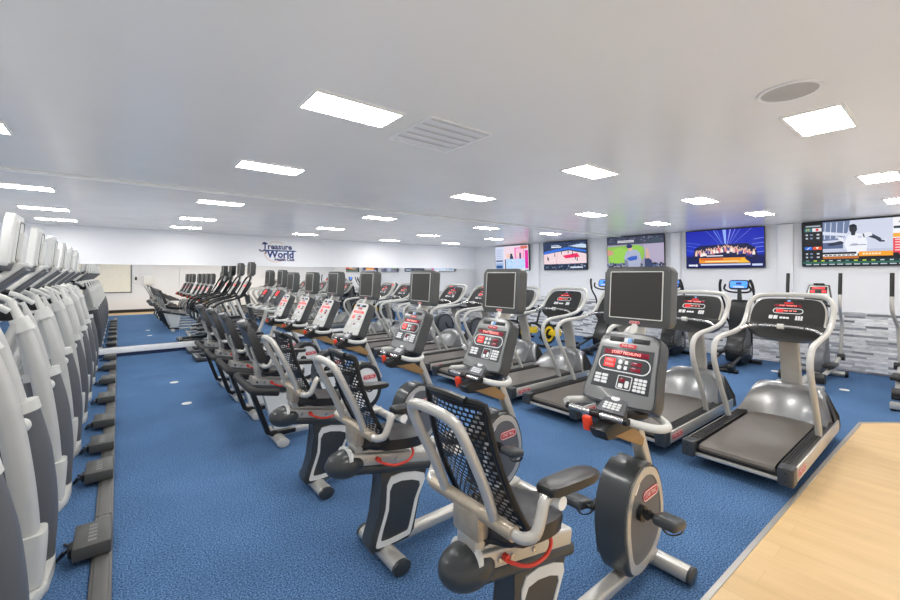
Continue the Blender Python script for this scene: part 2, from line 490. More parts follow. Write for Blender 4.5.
def bike_console(root, T, W, H, face, bright):
    # outline wider at the base, round top corners
    out = smooth2([(-W * .5, -H * .5), (-W * .46, -H * .1), (-W * .43, H * .3), (-W * .40, H * .44), (-W * .30, H * .5), (0, H * .515), (W * .30, H * .5), (W * .40, H * .44), (W * .43, H * .3), (W * .46, -H * .1), (W * .5, -H * .5), (W * .40, -H * .56), (0, -H * .58), (-W * .40, -H * .56)], 4)
    hous = MB('graphite').at(T).prism(out, -0.105, 0.0, 0.018, 3)
    c = hous.build('console', root)
    b = MB(face).at(T).prism(inset2(out, 0.95, 0, 0), -0.004, 0.006, 0.004)
    b.build('console_face', c)
    inner = [(-W * .40, -H * .36), (-W * .365, H * .26), (W * .365, H * .26), (W * .40, -H * .36)]
    b = MB('graphite' if face == 'conface' else 'light').at(T).prism(inner, 0.005, 0.0075, 0.001); b.build('overlay_panel', c)
    b = MB('black').at(T)
    b.box((-W * .17, H * .39, 0.007), (W * .22, H * .07, 0.008), 0.003); b.box((W * .17, H * .39, 0.007), (W * .22, H * .07, 0.008), 0.003)
    b.use('skyblue'); b.box((0.005, H * .385, 0.009), (W * .06, H * .07, 0.006), 0.002)
    b.use('key'); b.box((-0.02, H * .385, 0.009), (W * .05, H * .07, 0.006), 0.002)
    b.use('badge'); b.prism(rrect(W * .24, H * .06, H * .03, 4, 0, H * .30), 0.005, 0.009)
    b.use('badgew'); b.text('STAR TRAC', H * .04, 0, H * .30, 0.0095, 0, 0.9)
    b.build('top_badge', c)
    d = MB('leddark' if not bright else 'led').at(T)
    d.box((W * .0, H * .185, 0.008), (W * .62, H * .075, 0.006), 0.001)
    d.use('led'); d.box((-W * .2, H * .02, 0.008), (W * .15, H * .13, 0.006), 0.001)
    d.use('leddark'); d.box((W * .17, H * .045, 0.008), (W * .14, H * .055, 0.006), 0.001); d.box((W * .17, -H * .035, 0.008), (W * .14, H * .055, 0.006), 0.001)
    d.box((W * .03, -H * .21, 0.009), (W * .07, H * .055, 0.008), 0.001)
    d.use('ledbright'); d.text('START PEDALING', H * .06, 0, H * .185, 0.0116, 0.0, 0.94)
    d.text('ITMO', H * .05, -W * .2, H * .052, 0.0116, 0, 0.9); d.text('TOOO', H * .05, -W * .2, -H * .012, 0.0116, 0, 0.9)
    d.build('led_display', c)
    k = MB('key').at(T)
    stadium_ring(k, 0, H * .015, W * .72, H * .23, 0.006, 0.0075)
    for yy in (H * .05, -H * .03):
        k.prism(circ(0.014, 12, -W * .05, yy), 0.0075, 0.011); k.prism(rrect(0.02, 0.022, 0.004, 2, W * .035, yy), 0.0075, 0.011)
    keypad(k, -W * .27, -H * .23, W * .2, H * .15, 2, 3, 0.0075)
    keypad(k, W * .27, -H * .24, W * .17, H * .2, 3, 4, 0.0075)
    k.ring(rrect(W * .2, H * .2, 0.01, 3, W * .06, -H * .24), rrect(W * .18, H * .18, 0.008, 3, W * .06, -H * .24), 0.0075, 0.010)
    k.prism(rrect(W * .06, H * .06, 0.004, 2, W * .02, -H * .29), 0.0075, 0.011); k.prism(rrect(W * .05, H * .1, 0.006, 2, W * .10, -H * .26), 0.0075, 0.011)
    k.build('keypad', c)
    return c

def television_part(root, T, w, h, name='television', casing='tvgrey'):
    b = MB(casing).at(T)
    b.prism(rrect(w, h, 0.035, 5), -0.09, 0.0, 0.014, 3, )
    b.prism(rrect(w * .8, h * .8, 0.03, 4), -0.12, -0.08, 0.01)
    t = b.build(name, root)
    s = MB('light').at(T)
    s.ring(rrect(w * .80, h * .80, 0.006, 2, 0, 0.008), rrect(w * .775, h * .77, 0.004, 2, 0, 0.008), 0.001, 0.007)
    s.use('screenoff'); s.prism(rrect(w * .775, h * .77, 0.004, 2, 0, 0.008), 0.001, 0.005)
    s.build('screen', t, 'dark switched-off screen')
    badge(t, T @ Matrix.Translation((0, -h * .435, 0)), w * .16, h * .05)
    return t

def rod(path, r, sub=5, seg=10, m='silver', ends=None):
    return MB(m).tube(path, r, seg, sub)

def perforated_back():
    """curved perforated sheet, local x,z leaning backwards"""
    def P(u, v):           # u -1..1, v 0..1
        hw = 0.225 - 0.045 * v
        x = -0.12 - 0.205 * v - 0.03 * math.sin(v * PI) + 0.035 * u * u
        return V((x, u * hw, 0.86 + 0.54 * v))
    b = MB('black')
    nu, nv = 13, 27
    for j in range(nv):
        v0, v1 = j / nv, (j + 1) / nv
        offs = 0.5 if j % 2 else 0.0
        for i in range(-1, nu + 1):
            a0 = max(-1, min(1, -1 + 2 * (i + offs) / nu)); a1 = max(-1, min(1, -1 + 2 * (i + 1 + offs) / nu))
            if a1 - a0 < 1e-4: continue
            c = [(a0, v0), (a1, v0), (a1, v1), (a0, v1)]
            solid = j == 0 or j >= nv - 1 or a0 <= -0.93 or a1 >= 0.93 or abs((a0 + a1) / 2) < 0.07 and 4 < j < 9
            pts = [P(*q) for q in c]
            if solid:
                b.raw(pts, [(0, 1, 2, 3)]); continue
            cu, cv = (a0 + a1) / 2, (v0 + v1) / 2
            inn = [P(cu + (q[0] - cu) * 0.66, cv + (q[1] - cv) * 0.58) for q in c]
            b.raw(pts + inn, [(0, 1, 5, 4), (1, 2, 6, 5), (2, 3, 7, 6), (3, 0, 4, 7)])
    rim = [P(-1, v / 8) for v in range(9)] + [P(-0.6, 1.012), P(0, 1.02), P(0.6, 1.012)] + [P(1, v / 8) for v in range(8, -1, -1)] + [P(0.5, -0.01), P(-0.5, -0.01)]
    b.tube(rim, 0.014, 8, 2, closed=True)
    b.tube([P(0, 1.02) + V((0.004, -0.11, 0)), P(0, 1.03), P(0, 1.02) + V((0.004, 0.11, 0))], 0.016, 8, 3)
    return b

def make_bike(kind, loc, label, group, dx=0.0):
    root = thing('recumbent_bike', label, 'exercise bike', loc, group)
    A = kind == 'mesh'
    # floor members
    for x, nm in ((0.0, 'rear_foot'), (1.35, 'front_foot')):
        b = MB('silver').tube([(x, -.24, .05), (x, .24, .05)], 1.0, sub=1, sec=[(p[0] * 1.35, p[1]) for p in circ(0.046, 14)])
        b.use('graphite' if A else 'light')
        for s in (-1, 1): b.tube([(x, s * .238, .05), (x, s * .258, .05), (x, s * .264, .05)], [1.05, 1.02, 0.7], sub=1, sec=[(p[0] * 1.35, p[1]) for p in circ(0.047, 14)])
        b.build(nm, root)
    MB('silver').tube([(0.0, 0, .085), (1.35, 0, .085)], 1.0, sub=1, sec=rrect(0.085, 0.07, 0.022, 3)).build('main_rail', root)
    if A:
        post = [(-.06, .64), (.34, .555), (.32, .50), (.27, .36), (.22, .12), (.17, .075), (-.11, .075), (-.13, .12), (-.07, .30), (-.03, .50)]
        p = MB('graphite').at(XZ).prism(post, -.062, .062, 0.012).build('seat_post', root)
        b = MB('palepanel').at(XZ)
        ring_o = smooth2([(.03, .545), (.30, .49), (.25, .34), (.19, .13), (.14, .10), (-.06, .10), (-.075, .15), (-.01, .34)], 3)
        for z0, z1 in ((.058, .068), (-.068, -.058)):
            b.ring(ring_o, inset2(ring_o, .80), z0, z1)
        b.build('trim_band', p, 'light grey trim band')
    else:
        o1 = [(-.28, .66), (.33, .58), (.31, .50), (.22, .12), (.16, .075), (-.12, .075), (-.16, .10)]
        b = MB('palepanel').at(XZ).prism([(-.16, .58), (.25, .53), (.16, .14), (-.04, .14)], -.05, .05, 0.01)
        p = b.build('seat_post', root)
        b = MB('black')
        b.tube([(.28, 0, .58), (-.26, 0, .66), (-.27, 0, .62), (-.10, 0, .12), (-.05, 0, .09), (.20, 0, .09)], 1, sub=1, sec=rrect(0.05, 0.095, 0.01, 2), up=(0, 1, 0))
        b.build('post_frame', p, 'black post frame')
        b = MB('rubber').tube([(-.10, .40, .66), (-.26, .41, .70), (-.345, .34, .73), (-.35, .15, .72), (-.345, -.15, .71), (-.33, -.34, .70), (-.24, -.41, .69), (-.10, -.40, .66)], .04, 10, 5)
        b.build('rear_bumper', root, 'thick black rear bumper bar')
    # seat rail
    b = MB('silver').tube([(-.28, 0, .735), (.35, 0, .60)], 1, sub=1, sec=rrect(0.155, 0.085, 0.014, 3))
    b.use('graphite').tube([(-.30, 0, .680), (.36, 0, .540)], 1, sub=1, sec=rrect(0.175, 0.065, 0.025, 3))
    b.use('chrome')
    for t in (.08, .2, .32, .55):
        x = -.28 + .63 * t; z = .735 - .135 * t
        for s in (-1, 1): b.cyl((x, s * .075, z), (x, s * .086, z), .012, 10)
    rl = b.build('seat_rail', root)
    if A:
        b = MB('graphite').ell((-.265, 0, .695), (.135, .105, .088), 18, 12); b.use('palepanel').tube([(-.285, 0, .717), (-.262, 0, .712)], 1, sub=1, sec=[(p[0] * .092, p[1] * .078) for p in rrect(2, 2, .7, 4)]); b.build('rear_cap', rl)
    # seat assembly (slides along the rail)
    O = Matrix.Translation((dx, 0, -dx * 0.21))
    seat_out = smooth2([(-.18, -.15), (-.06, -.18), (.12, -.175), (.25, -.115), (.28, 0), (.25, .115), (.12, .175), (-.06, .18), (-.18, .15), (-.21, 0)], 4)
    tilt = Matrix.Translation((dx + .02, 0, .768 - dx * .21)) @ Matrix.Rotation(math.radians(8), 4, 'Y')
    MB('vinyl').at(tilt).prism(seat_out, 0, .066, .028, 3).build('seat', root)
    b = MB('silver').at(O); b.box((-.02, 0, .715), (.34, .11, .10), .01); b.box((-.2, 0, .79), (.06, .12, .2), .012); b.build('seat_bracket', root)
    if A:
        bk = perforated_back()
        for v in bk.bm.verts: v.co = O @ v.co
        bk.build('backrest', root)
    else:
        b = MB('vinyl').at(O @ Matrix.Translation((-.26, 0, 1.12)) @ Matrix.Rotation(math.radians(-21), 4, 'Y') @ Matrix(((0, 0, 1, 0), (1, 0, 0, 0), (0, 1, 0, 0), (0, 0, 0, 1))))
        bo = smooth2([(-.20, -.27), (-.21, -.05), (-.17, .17), (-.12, .27), (0, .285), (.12, .27), (.17, .17), (.21, -.05), (.20, -.27), (0, -.285)], 4)
        b.prism(bo, -.03, .05, .028, 3); bk = b.build('backrest', root)
        b = MB('graphite').at(O @ Matrix.Translation((-.26, 0, 1.12)) @ Matrix.Rotation(math.radians(-21), 4, 'Y') @ Matrix(((0, 0, 1, 0), (1, 0, 0, 0), (0, 1, 0, 0), (0, 0, 0, 1))))
        b.prism(smooth2([(-.13, .22), (-.12, .29), (0, .305), (.12, .29), (.13, .22), (0, .2)], 3), -.045, .03, .015); b.build('headrest_cap', bk)
    # back frame: inverted U of tube and the cross tube
    b = MB('silver').at(O)
    b.tube([(-.21, -.15, .93), (-.27, -.158, 1.08), (-.365, -.162, 1.27), (-.40, -.145, 1.345), (-.413, -.09, 1.37), (-.415, 0, 1.375), (-.413, .09, 1.37), (-.40, .145, 1.345), (-.365, .162, 1.27), (-.27, .158, 1.08), (-.21, .15, .93)], .0215, 10, 4)
    b.use('tarnish').tube([(-.205, -.25, .925), (-.205, .25, .925)], .029, 12, 1)
    b.box((-.20, 0, .87), (.07, .16, .12), .012)
    if not A:
        b.bm.free(); b = MB('silver').at(O)
        for s in (-1, 1): b.tube([(-.21, s * .11, .90), (-.255, s * .12, .98), (-.30, s * .12, 1.12)], .018, 8, 3)
        b.tube([(-.205, -.25, .925), (-.205, .25, .925)], .026, 12, 1); b.box((-.20, 0, .87), (.07, .16, .12), .012)
    fr = b.build('back_frame', root)
    for s in (-1, 1):
        b = MB('silver').at(O).tube([(-.205, s * .235, .925), (-.20, s * .285, .925), (-.165, s * .315, .94), (-.135, s * .318, 1.0), (-.115, s * .315, 1.04), (-.07, s * .31, 1.065)], .022, 10, 4)
        b.use('white'); b.cyl((-.05, s * .262, 1.03), (-.05, s * .352, 1.03), .026, 12)
        a = b.build('armrest_tube', root)
        pad = smooth2([(-.13, -.03), (-.10, -.045), (.06, -.052), (.17, -.045), (.20, -.02), (.20, .02), (.17, .045), (.06, .052), (-.10, .045), (-.13, .03)], 3)
        MB('dark').at(O @ Matrix.Translation((.02, s * .31, 1.055)) @ Matrix.Rotation(math.radians(4), 4, 'Y')).prism(pad, 0, .034, .012, 3).build('armrest_pad', a)
    b = MB('lever').at(O).tube([(-.08, -.07, .70), (-.08, -.10, .69), (.0, -.145, .66), (.10, -.15, .66), (.155, -.14, .69), (.16, -.12, .735)], .0085, 8, 5)
    b.cyl((-.08, -.05, .70), (-.08, -.10, .70), .016, 10)
    b.build('seat_lever', root, 'red seat adjustment lever')
    # drive housing
    prof = smooth2([(.90, .15), (.845, .32), (.835, .50), (.885, .655), (.97, .735), (1.08, .765), (1.20, .72), (1.275, .60), (1.31, .45), (1.285, .30), (1.20, .19), (1.05, .125)], 4)
    h = MB('graphite').at(XZ).prism(prof, -.095, .095, 0.03, 3).build('drive_housing', root)
    ringo = inset2(prof, .93, 1.06, .46); ringi = inset2(prof, .78, 1.075, .46)
    b = MB('silver' if A else 'dark').at(XZ)
    for z0, z1 in ((.09, .103), (-.103, -.09)): b.ring(ringo, ringi, z0, z1)
    b.build('trim_ring', h)
    b = MB('slate' if A else 'palepanel').at(XZ)
    for z0, z1 in ((.09, .098), (-.098, -.09)): b.prism(ringi, z0, z1)
    b.build('side_panel', h)
    b = MB('badgew').at(Matrix.Translation((.955, -.0985, .655)) @ XZ @ Matrix.Rotation(math.radians(50), 4, 'Z')); b.prism(rrect(.07, .04, .003, 1), .002, .0042); b.build('sticker', h)
    badge(h, Matrix.Translation((1.13, -.099, .575)) @ XZ @ Matrix.Rotation(math.radians(2), 4, 'Z'), .19, .066)
    ax = V((1.0, 0, .50))
    for s, dz in ((-1, .02), (1, -.06)):
        dxp = .0 if s < 0 else -.085
        b = MB('black').cyl((ax.x, s * .095, ax.z), (ax.x, s * .125, ax.z), .045, 18)
        b.tube([(ax.x, s * .135, ax.z), (ax.x + dxp, s * .165, ax.z + dz)], [.030, .022], 10, 1)
        b.cyl((ax.x + dxp, s * .15, ax.z + dz), (ax.x + dxp, s * .20, ax.z + dz), .012, 10)
        cr = b.build('crank_arm', h)
        R = Matrix.Rotation(math.radians(12), 4, 'Y')
        b = MB('graphite').box((ax.x + dxp, s * .265, ax.z + dz), (.155, .135, .06), .024, R, 3)
        b.use('black').tube([(ax.x + dxp + .055, s * .20, ax.z + dz), (ax.x + dxp + .05, s * .20, ax.z + dz - .06), (ax.x + dxp + .02, s * .255, ax.z + dz - .085), (ax.x + dxp + .05, s * .31, ax.z + dz - .06), (ax.x + dxp + .055, s * .31, ax.z + dz)], 1, sub=4, sec=rrect(.006, .03, .002, 1))
        b.build('pedal', cr)
    # console mast, neck and console
    MB('silver').tube([(1.325, 0, .52), (1.22, 0, .76), (1.13, 0, .95), (1.05, 0, 1.10)], 1, sub=4, sec=rrect(.085, .07, .02, 3), up=(1, 0, 0)).build('console_mast', root)
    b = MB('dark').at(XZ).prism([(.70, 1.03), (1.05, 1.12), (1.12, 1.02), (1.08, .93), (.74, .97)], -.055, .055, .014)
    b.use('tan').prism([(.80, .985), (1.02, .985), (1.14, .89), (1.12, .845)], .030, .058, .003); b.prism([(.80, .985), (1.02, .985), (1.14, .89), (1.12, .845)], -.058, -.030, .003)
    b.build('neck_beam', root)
    T = face_mat((1.00, 0, 1.345), math.radians(26))
    c = bike_console(root, T, .455, .42, 'conface' if A else 'light', not A)
    b = MB('dark')
    b.ell((.99, 0, 1.10), (.13, .17, .07)); b.build('console_tray', root)
    b = MB('slate').at(face_mat((.895, 0, 1.13), math.radians(50))).prism([(-.09, -.07), (-.07, .06), (.07, .06), (.09, -.07)], -.03, .02, .008)
    b.use('key').prism(circ(.028, 14, 0, .03, .016), .02, .024); keypad(b, 0, -.025, .11, .05, 4, 3, .02)
    b.build('control_pad', root)
    b = MB('light')
    b.tube([(1.04, -.15, 1.085), (.99, -.24, 1.075), (.91, -.295, 1.075), (.85, -.27, 1.075), (.83, -.19, 1.075), (.83, -.12, 1.075)], .022, 10, 5)
    b.tube([(1.04, .17, 1.095), (.95, .25, 1.095), (.88, .30, 1.095), (.84, .30, 1.095)], .022, 10, 5)
    b.use('chrome').tube([(.80, .25, 1.085), (.79, .10, 1.085), (.79, -.12, 1.085)], .018, 10, 3)
    b.use('black').cyl((.789, .03, 1.085), (.789, .09, 1.085), .024, 12); b.cyl((.79, -.115, 1.085), (.79, -.14, 1.085), .022, 12); b.cyl((.80, .245, 1.085), (.80, .265, 1.085), .02, 12)
    hb = b.build('handlebar', root)
    MB('red').at(Matrix.Translation((.745, .085, 1.035)) @ Matrix.Rotation(math.radians(-12), 4, 'Y')).box((0, 0, 0), (.035, .05, .085), .008).build('safety_clip', root, 'orange red clip')
    # television on its bracket
    b = MB('light').tube([(1.14, 0, 1.50), (1.18, 0, 1.56), (1.20, 0, 1.64)], 1, sub=3, sec=rrect(.05, .12, .012, 2), up=(1, 0, 0)); b.build('screen_bracket', root)
    television_part(root, face_mat((1.14, 0, 1.765), math.radians(4)), .425, .375)
    return root

# ------------------------------------------------------------------ treadmills
def treadmill_console(root, bright):
    T = face_mat((1.84, 0, 1.455), math.radians(38))
    W, H = .72, .40
    out = smooth2([(-W * .5, -H * .42), (-W * .5, H * .05), (-W * .45, H * .34), (-W * .38, H * .46), (-W * .2, H * .5), (W * .2, H * .5), (W * .38, H * .46), (W * .45, H * .34), (W * .5, H * .05), (W * .5, -H * .42), (W * .42, -H * .5), (-W * .42, -H * .5)], 4)
    c = MB('silver').at(T).prism(out, -.05, 0, .012, 3).build('console', root)
    MB('dark').at(T).prism(inset2(out, .955, 0, 0), -.002, .005, .003).build('console_face', c, 'dark console face')
    d = MB('leddark').at(T)
    d.box((0, H * .22, .006), (W * .36, H * .075, .005), .001)
    d.use('ledbright').text('START TREADMILL', H * .06, 0, H * .22, .0095, 0, .85)
    d.use('led' if bright else 'leddark').box((-W * .10, H * .03, .006), (W * .09, H * .1, .005), .001)
    d.use('ledbright').text('0:00  0.0  0.0', H * .07, W * .04, H * .03, .009, 0, .8)
    d.build('led_display', c)
    k = MB('key').at(T)
    stadium_ring(k, W * .01, H * .03, W * .4, H * .19, .007, .005)
    keypad(k, -W * .17, -H * .21, W * .13, H * .13, 2, 3, .005); keypad(k, W * .17, -H * .21, W * .1, H * .15, 3, 4, .005)
    keypad(k, -W * .02, -H * .22, W * .13, H * .08, 3, 1, .005)
    k.use('black').box((-W * .12, H * .40, .006), (W * .14, H * .06, .006), .002); k.box((W * .12, H * .40, .006), (W * .14, H * .06, .006), .002)
    k.use('skyblue').box((0, H * .40, .007), (W * .04, H * .06, .006), .002)
    k.use('badge').prism(rrect(W * .12, H * .06, H * .03, 4, 0, H * .32), .005, .008)
    k.build('keypad', c)
    # tray below
    tr = [(-.36, .0), (-.35, .05), (.35, .05), (.36, .0), (.31, -.085), (.15, -.135), (-.15, -.135), (-.31, -.085)]
    MB('dark').at(face_mat((1.70, 0, 1.265), math.radians(12))).prism(smooth2(tr, 3), -.16, .02, .02, 3).build('console_tray', root)
    return c

def make_treadmill(loc, label, group):
    root = thing('treadmill', label, 'treadmill', loc, group)
    b = MB('black')
    b.box((1.05, 0, .15), (2.0, .70, .07), .01)
    for x in (.45, 1.9):
        for s in (-1, 1): b.cyl((x, s * .30, 0), (x, s * .30, .13), .03, 12)
    b.build('deck_frame', root)
    # belt
    b = MB('belt').tube([(1.75, 0, .235), (.10, 0, .235), (.052, 0, .222), (.04, 0, .20), (.052, 0, .178), (.10, 0, .168)], 1, sub=1, sec=[(-.30, -.0035), (.30, -.0035), (.30, .0035), (-.30, .0035)], up=(0, 0, 1))
    b.build('running_belt', root)
    b = MB('silver').box((.035, 0, .135), (.035, .66, .03), .008); b.build('rear_bar', root)
    for s in (-1, 1):
        b = MB('rib')
        b.box((.93, s * .375, .232), (1.72, .105, .045), .006)
        for k in range(5): b.box((.93, s * .375 + (k - 2) * .019, .257), (1.70, .009, .010), .002)
        r = b.build('side_rail', root)
        b = MB('silver').box((1.02, s * .432, .185), (1.92, .02, .125), .006); b.build('side_skirt', r)
        b = MB('graphite').box((.05, s * .385, .185), (.13, .115, .155), .014, None, 3)
        b.use('black')
        for z in (.15, .22): b.cyl((-.016, s * .385, z), (-.019, s * .385, z), .008, 10)
        b.build('end_cap', r)
    badge(root, Matrix.Translation((.27, -.443, .185)) @ XZ, .26, .07, 'side_badge')
    # motor hood
    b = MB('hood'); n, m = 14, 20
    rows = []
    for i in range(n + 1):
        s = i / n
        if s < .62:
            q = s / .62; xc = 1.66 + .30 * q; zc = .205 + .385 * math.sin(q * PI / 2) ** 0.95
            bow = .20 * (1 - q)
        else:
            q = (s - .62) / .38; xc = 1.96 + .17 * math.sin(q * PI / 2); zc = .59 - .45 * q ** 1.6; bow = 0
        hw = .43 - .115 * max(0, (zc - .22) / .37)
        row = [V((xc - bow * abs(t) ** 2.2, t * hw, zc - .035 * abs(t) ** 5 * (1 if s > .1 else 0))) for t in [-1 + 2 * j / m for j in range(m + 1)]]
        row = [V((row[0].x, -.43, .14))] + row + [V((row[-1].x, .43, .14))]
        rows.append(row)
    w = m + 3
    vs = [p for r in rows for p in r]
    b.raw(vs, [(i * w + j, i * w + j + 1, (i + 1) * w + j + 1, (i + 1) * w + j) for i in range(n) for j in range(w - 1)])
    h = b.build('motor_hood', root, 'domed metallic motor hood', angle=60)
    for s in (-1, 1):
        b = MB('dark')
        b.raw([(1.86, s * .434, .135), (2.13, s * .434, .135), (2.10, s * .425, .27), (1.99, s * .335, .54), (1.93, s * .35, .50), (1.88, s * .41, .30)], [(0, 1, 2, 3, 4, 5)])
        b.build('hood_side_panel', h)
    # mast
    b = MB('mast').tube([(2.06, 0, .45), (2.02, 0, .75), (1.93, 0, 1.05), (1.86, 0, 1.28)], 1, sub=4, sec=rrect(.20, .075, .025, 3), up=(1, 0, 0))
    b.build('mast', root)
    # continuous handrail
    L = [(1.18, -.40, .235), (1.12, -.405, .36), (.93, -.41, .66), (.78, -.41, .90), (.74, -.41, 1.05), (.80, -.41, 1.16), (.98, -.405, 1.205), (1.35, -.395, 1.225), (1.66, -.40, 1.275), (1.84, -.405, 1.40), (1.94, -.40, 1.54), (2.0, -.34, 1.625), (2.03, -.22, 1.65), (2.035, 0, 1.655)]
    path = L + [(x, -y, z) for x, y, z in reversed(L[:-1])]
    b = MB('column').tube(path, .0285, 12, 4); b.build('handrail', root)
    b = MB('chrome').tube([(1.50, -.395, 1.24), (1.55, -.30, 1.285), (1.57, -.18, 1.30), (1.57, 0, 1.305), (1.57, .18, 1.30), (1.55, .30, 1.285), (1.50, .395, 1.24)], .017, 10, 4)
    b.use('black').tube([(1.572, -.22, 1.299), (1.568, -.205, 1.30)], .021, 10, 1); b.tube([(1.572, .22, 1.299), (1.568, .205, 1.30)], .021, 10, 1)
    b.use('light').cyl((1.56, -.03, 1.305), (1.56, .03, 1.305), .03, 12)
    b.build('sensor_bar', root, 'chrome pulse sensor bar')
    treadmill_console(root, True)
    return root

# ------------------------------------------------------------------ motion trainers on the left
def make_trainer(loc, label, group):
    """local origin: floor under the aisle-side foot; machine extends to -X"""
    root = thing('motion_trainer', label, 'elliptical trainer', loc, group)
    # base
    b = MB('light').prism(smooth2([(.0, -.30), (.035, -.1), (.035, .12), (-.02, .34), (-.2, .40), (-1.3, .36), (-1.36, .2), (-1.36, -.2), (-1.3, -.36), (-.2, -.38)], 4), .0, .07, .02)
    b.build('base', root)
    # aisle-side light strut
    def strut(yc, col):
        pts = [(-.07, .10), (-.055, .34), (-.075, .62), (-.11, .92), (-.155, 1.2), (-.21, 1.42), (-.245, 1.53)]
        b = MB(col).tube([(x, yc, z) for x, z in pts], [1.0, 1.1, 1.2, 1.22, 1.15, 1.0, .9], sub=4, sec=[(p[0] * .058, p[1] * .046) for p in rrect(2, 2, .75, 4)], up=(1, 0, 0))
        o = b.build('strut', root)
        b = MB('light').tube([(-.06, yc, .08), (-.045, yc, .30), (-.045, yc, .38)], 1, sub=3, sec=[(p[0] * .085, p[1] * .072) for p in rrect(2, 2, .6, 4)], up=(1, 0, 0)); b.build('strut_boot', o)
        b = MB('light').tube([(-.215, yc, 1.46), (-.255, yc, 1.56)], [1, .85], sub=1, sec=[(p[0] * .076, p[1] * .064) for p in rrect(2, 2, .6, 4)], up=(1, 0, 0))
        b.tube([(-.25, yc, 1.56), (-.30, yc, 1.70)], [.032, .026], 12, 1); b.build('strut_cap', o)
    strut(-.20, 'column')
    # shrouded centre column
    pts = [(-.085, .06), (-.075, .4), (-.10, .75), (-.15, 1.05)]
    b = MB('slate').tube([(x, .09, z) for x, z in pts], [1.0, 1.05, 1.02, .92], sub=5, sec=[(p[0] * .085, p[1] * .12) for p in rrect(2, 2, .85, 5)], up=(1, 0, 0))
    cc = b.build('centre_column', root, 'dark grey shrouded column')
    b = MB('light').tube([(-.145, .09, 1.02), (-.16, .09, 1.085)], 1, sub=1, sec=[(p[0] * .088, p[1] * .12) for p in rrect(2, 2, .85, 5)], up=(1, 0, 0)); b.build('collar', cc)
    b = MB('column').tube([(-.17, .09, 1.07), (-.215, .09, 1.30), (-.26, .09, 1.50), (-.31, .09, 1.66)], [1, .95, .85, .7], sub=4, sec=[(p[0] * .075, p[1] * .08) for p in rrect(2, 2, .7, 4)], up=(1, 0, 0)); b.build('upper_column', cc)
    b = MB('light').ell((-.10, -.06, .98), (.045, .05, .045)); b.build('pivot_knob', root)
    # rear part of the machine away from the aisle
    b = MB('slate').box((-.55, .02, .32), (.85, .30, .5), .08, None, 3); b.build('drive_housing', root)
    for s in (-1, 1):
        b = MB('black').box((-.85, s * .22, .42), (.42, .14, .05), .02); b.build('foot_plate', root)
        b = MB('column').tube([(-.26, s * .24, 1.52), (-.42, s * .27, 1.1), (-.62, s * .25, .65), (-.72, s * .23, .45)], .03, 10, 4); b.build('link_arm', root)
        b = MB('light').tube([(-.30, s * .26, 1.62), (-.44, s * .31, 1.72), (-.72, s * .33, 1.80), (-.80, s * .30, 1.92)], .024, 10, 4)
        b.use('black').tube([(-.46, s * .312, 1.73), (-.66, s * .332, 1.785)], .03, 10, 1); b.build('handle', root)
    b = MB('black').box((-.34, .0, 1.60), (.16, .42, .12), .03); b.build('hub_box', root)
    # slanted console slab and television facing the user
    A = V((-.24, 0, 1.99)); B = V((-.84, 0, 1.42)); d = (B - A).normalized(); mid = (A + B) / 2
    ang = math.atan2(-(d.z), d.x)
    R = Matrix.Rotation(math.radians(-44), 4, 'Y')
    b = MB('light').box(mid, (.84, .30, .05), .02, R)
    con = b.build('console_slab', root)
    b = MB('slate').box(mid + V((.024, 0, -.03)), (.80, .22, .05), .015, R); b.build('slab_underside', con)
    b = MB('dark').box(mid + V((-.03, 0, .028)), (.6, .26, .012), .004, R); b.use('led').box(mid + V((-.0, 0, .062)), (.06, .16, .006), .001, R); b.build('console_face', con)
    T = face_mat((-.345, 0, 2.18), math.radians(6))
    b = MB('white').at(T).prism(rrect(.46, .42, .05, 5), -.055, 0, .012, 3); b.use('slate').prism(rrect(.40, .06, .02, 3, 0, -.215), -.07, -.005, .01)
    tv = b.build('television', root, 'white personal screen')
    MB('screenoff').at(T).prism(rrect(.40, .33, .01, 2), .001, .005).build('screen', tv)
    b = MB('white').at(T).prism(rrect(.24, .36, .04, 4, 0, -.01), -.075, -.05, .01); b.prism(rrect(.18, .25, .03, 4, -.03, -.05), -.105, -.07, .01)
    b.use('dark').ring(rrect(.20, .32, .035, 4), rrect(.18, .30, .03, 4), -.078, -.073); b.build('screen_mount', tv)
    # small red lettering on the far flank of the column
    Tt = Matrix(((1, 0, 0, .02), (0, 0, 1, .223), (0, 1, 0, .62), (0, 0, 0, 1)))
    return root
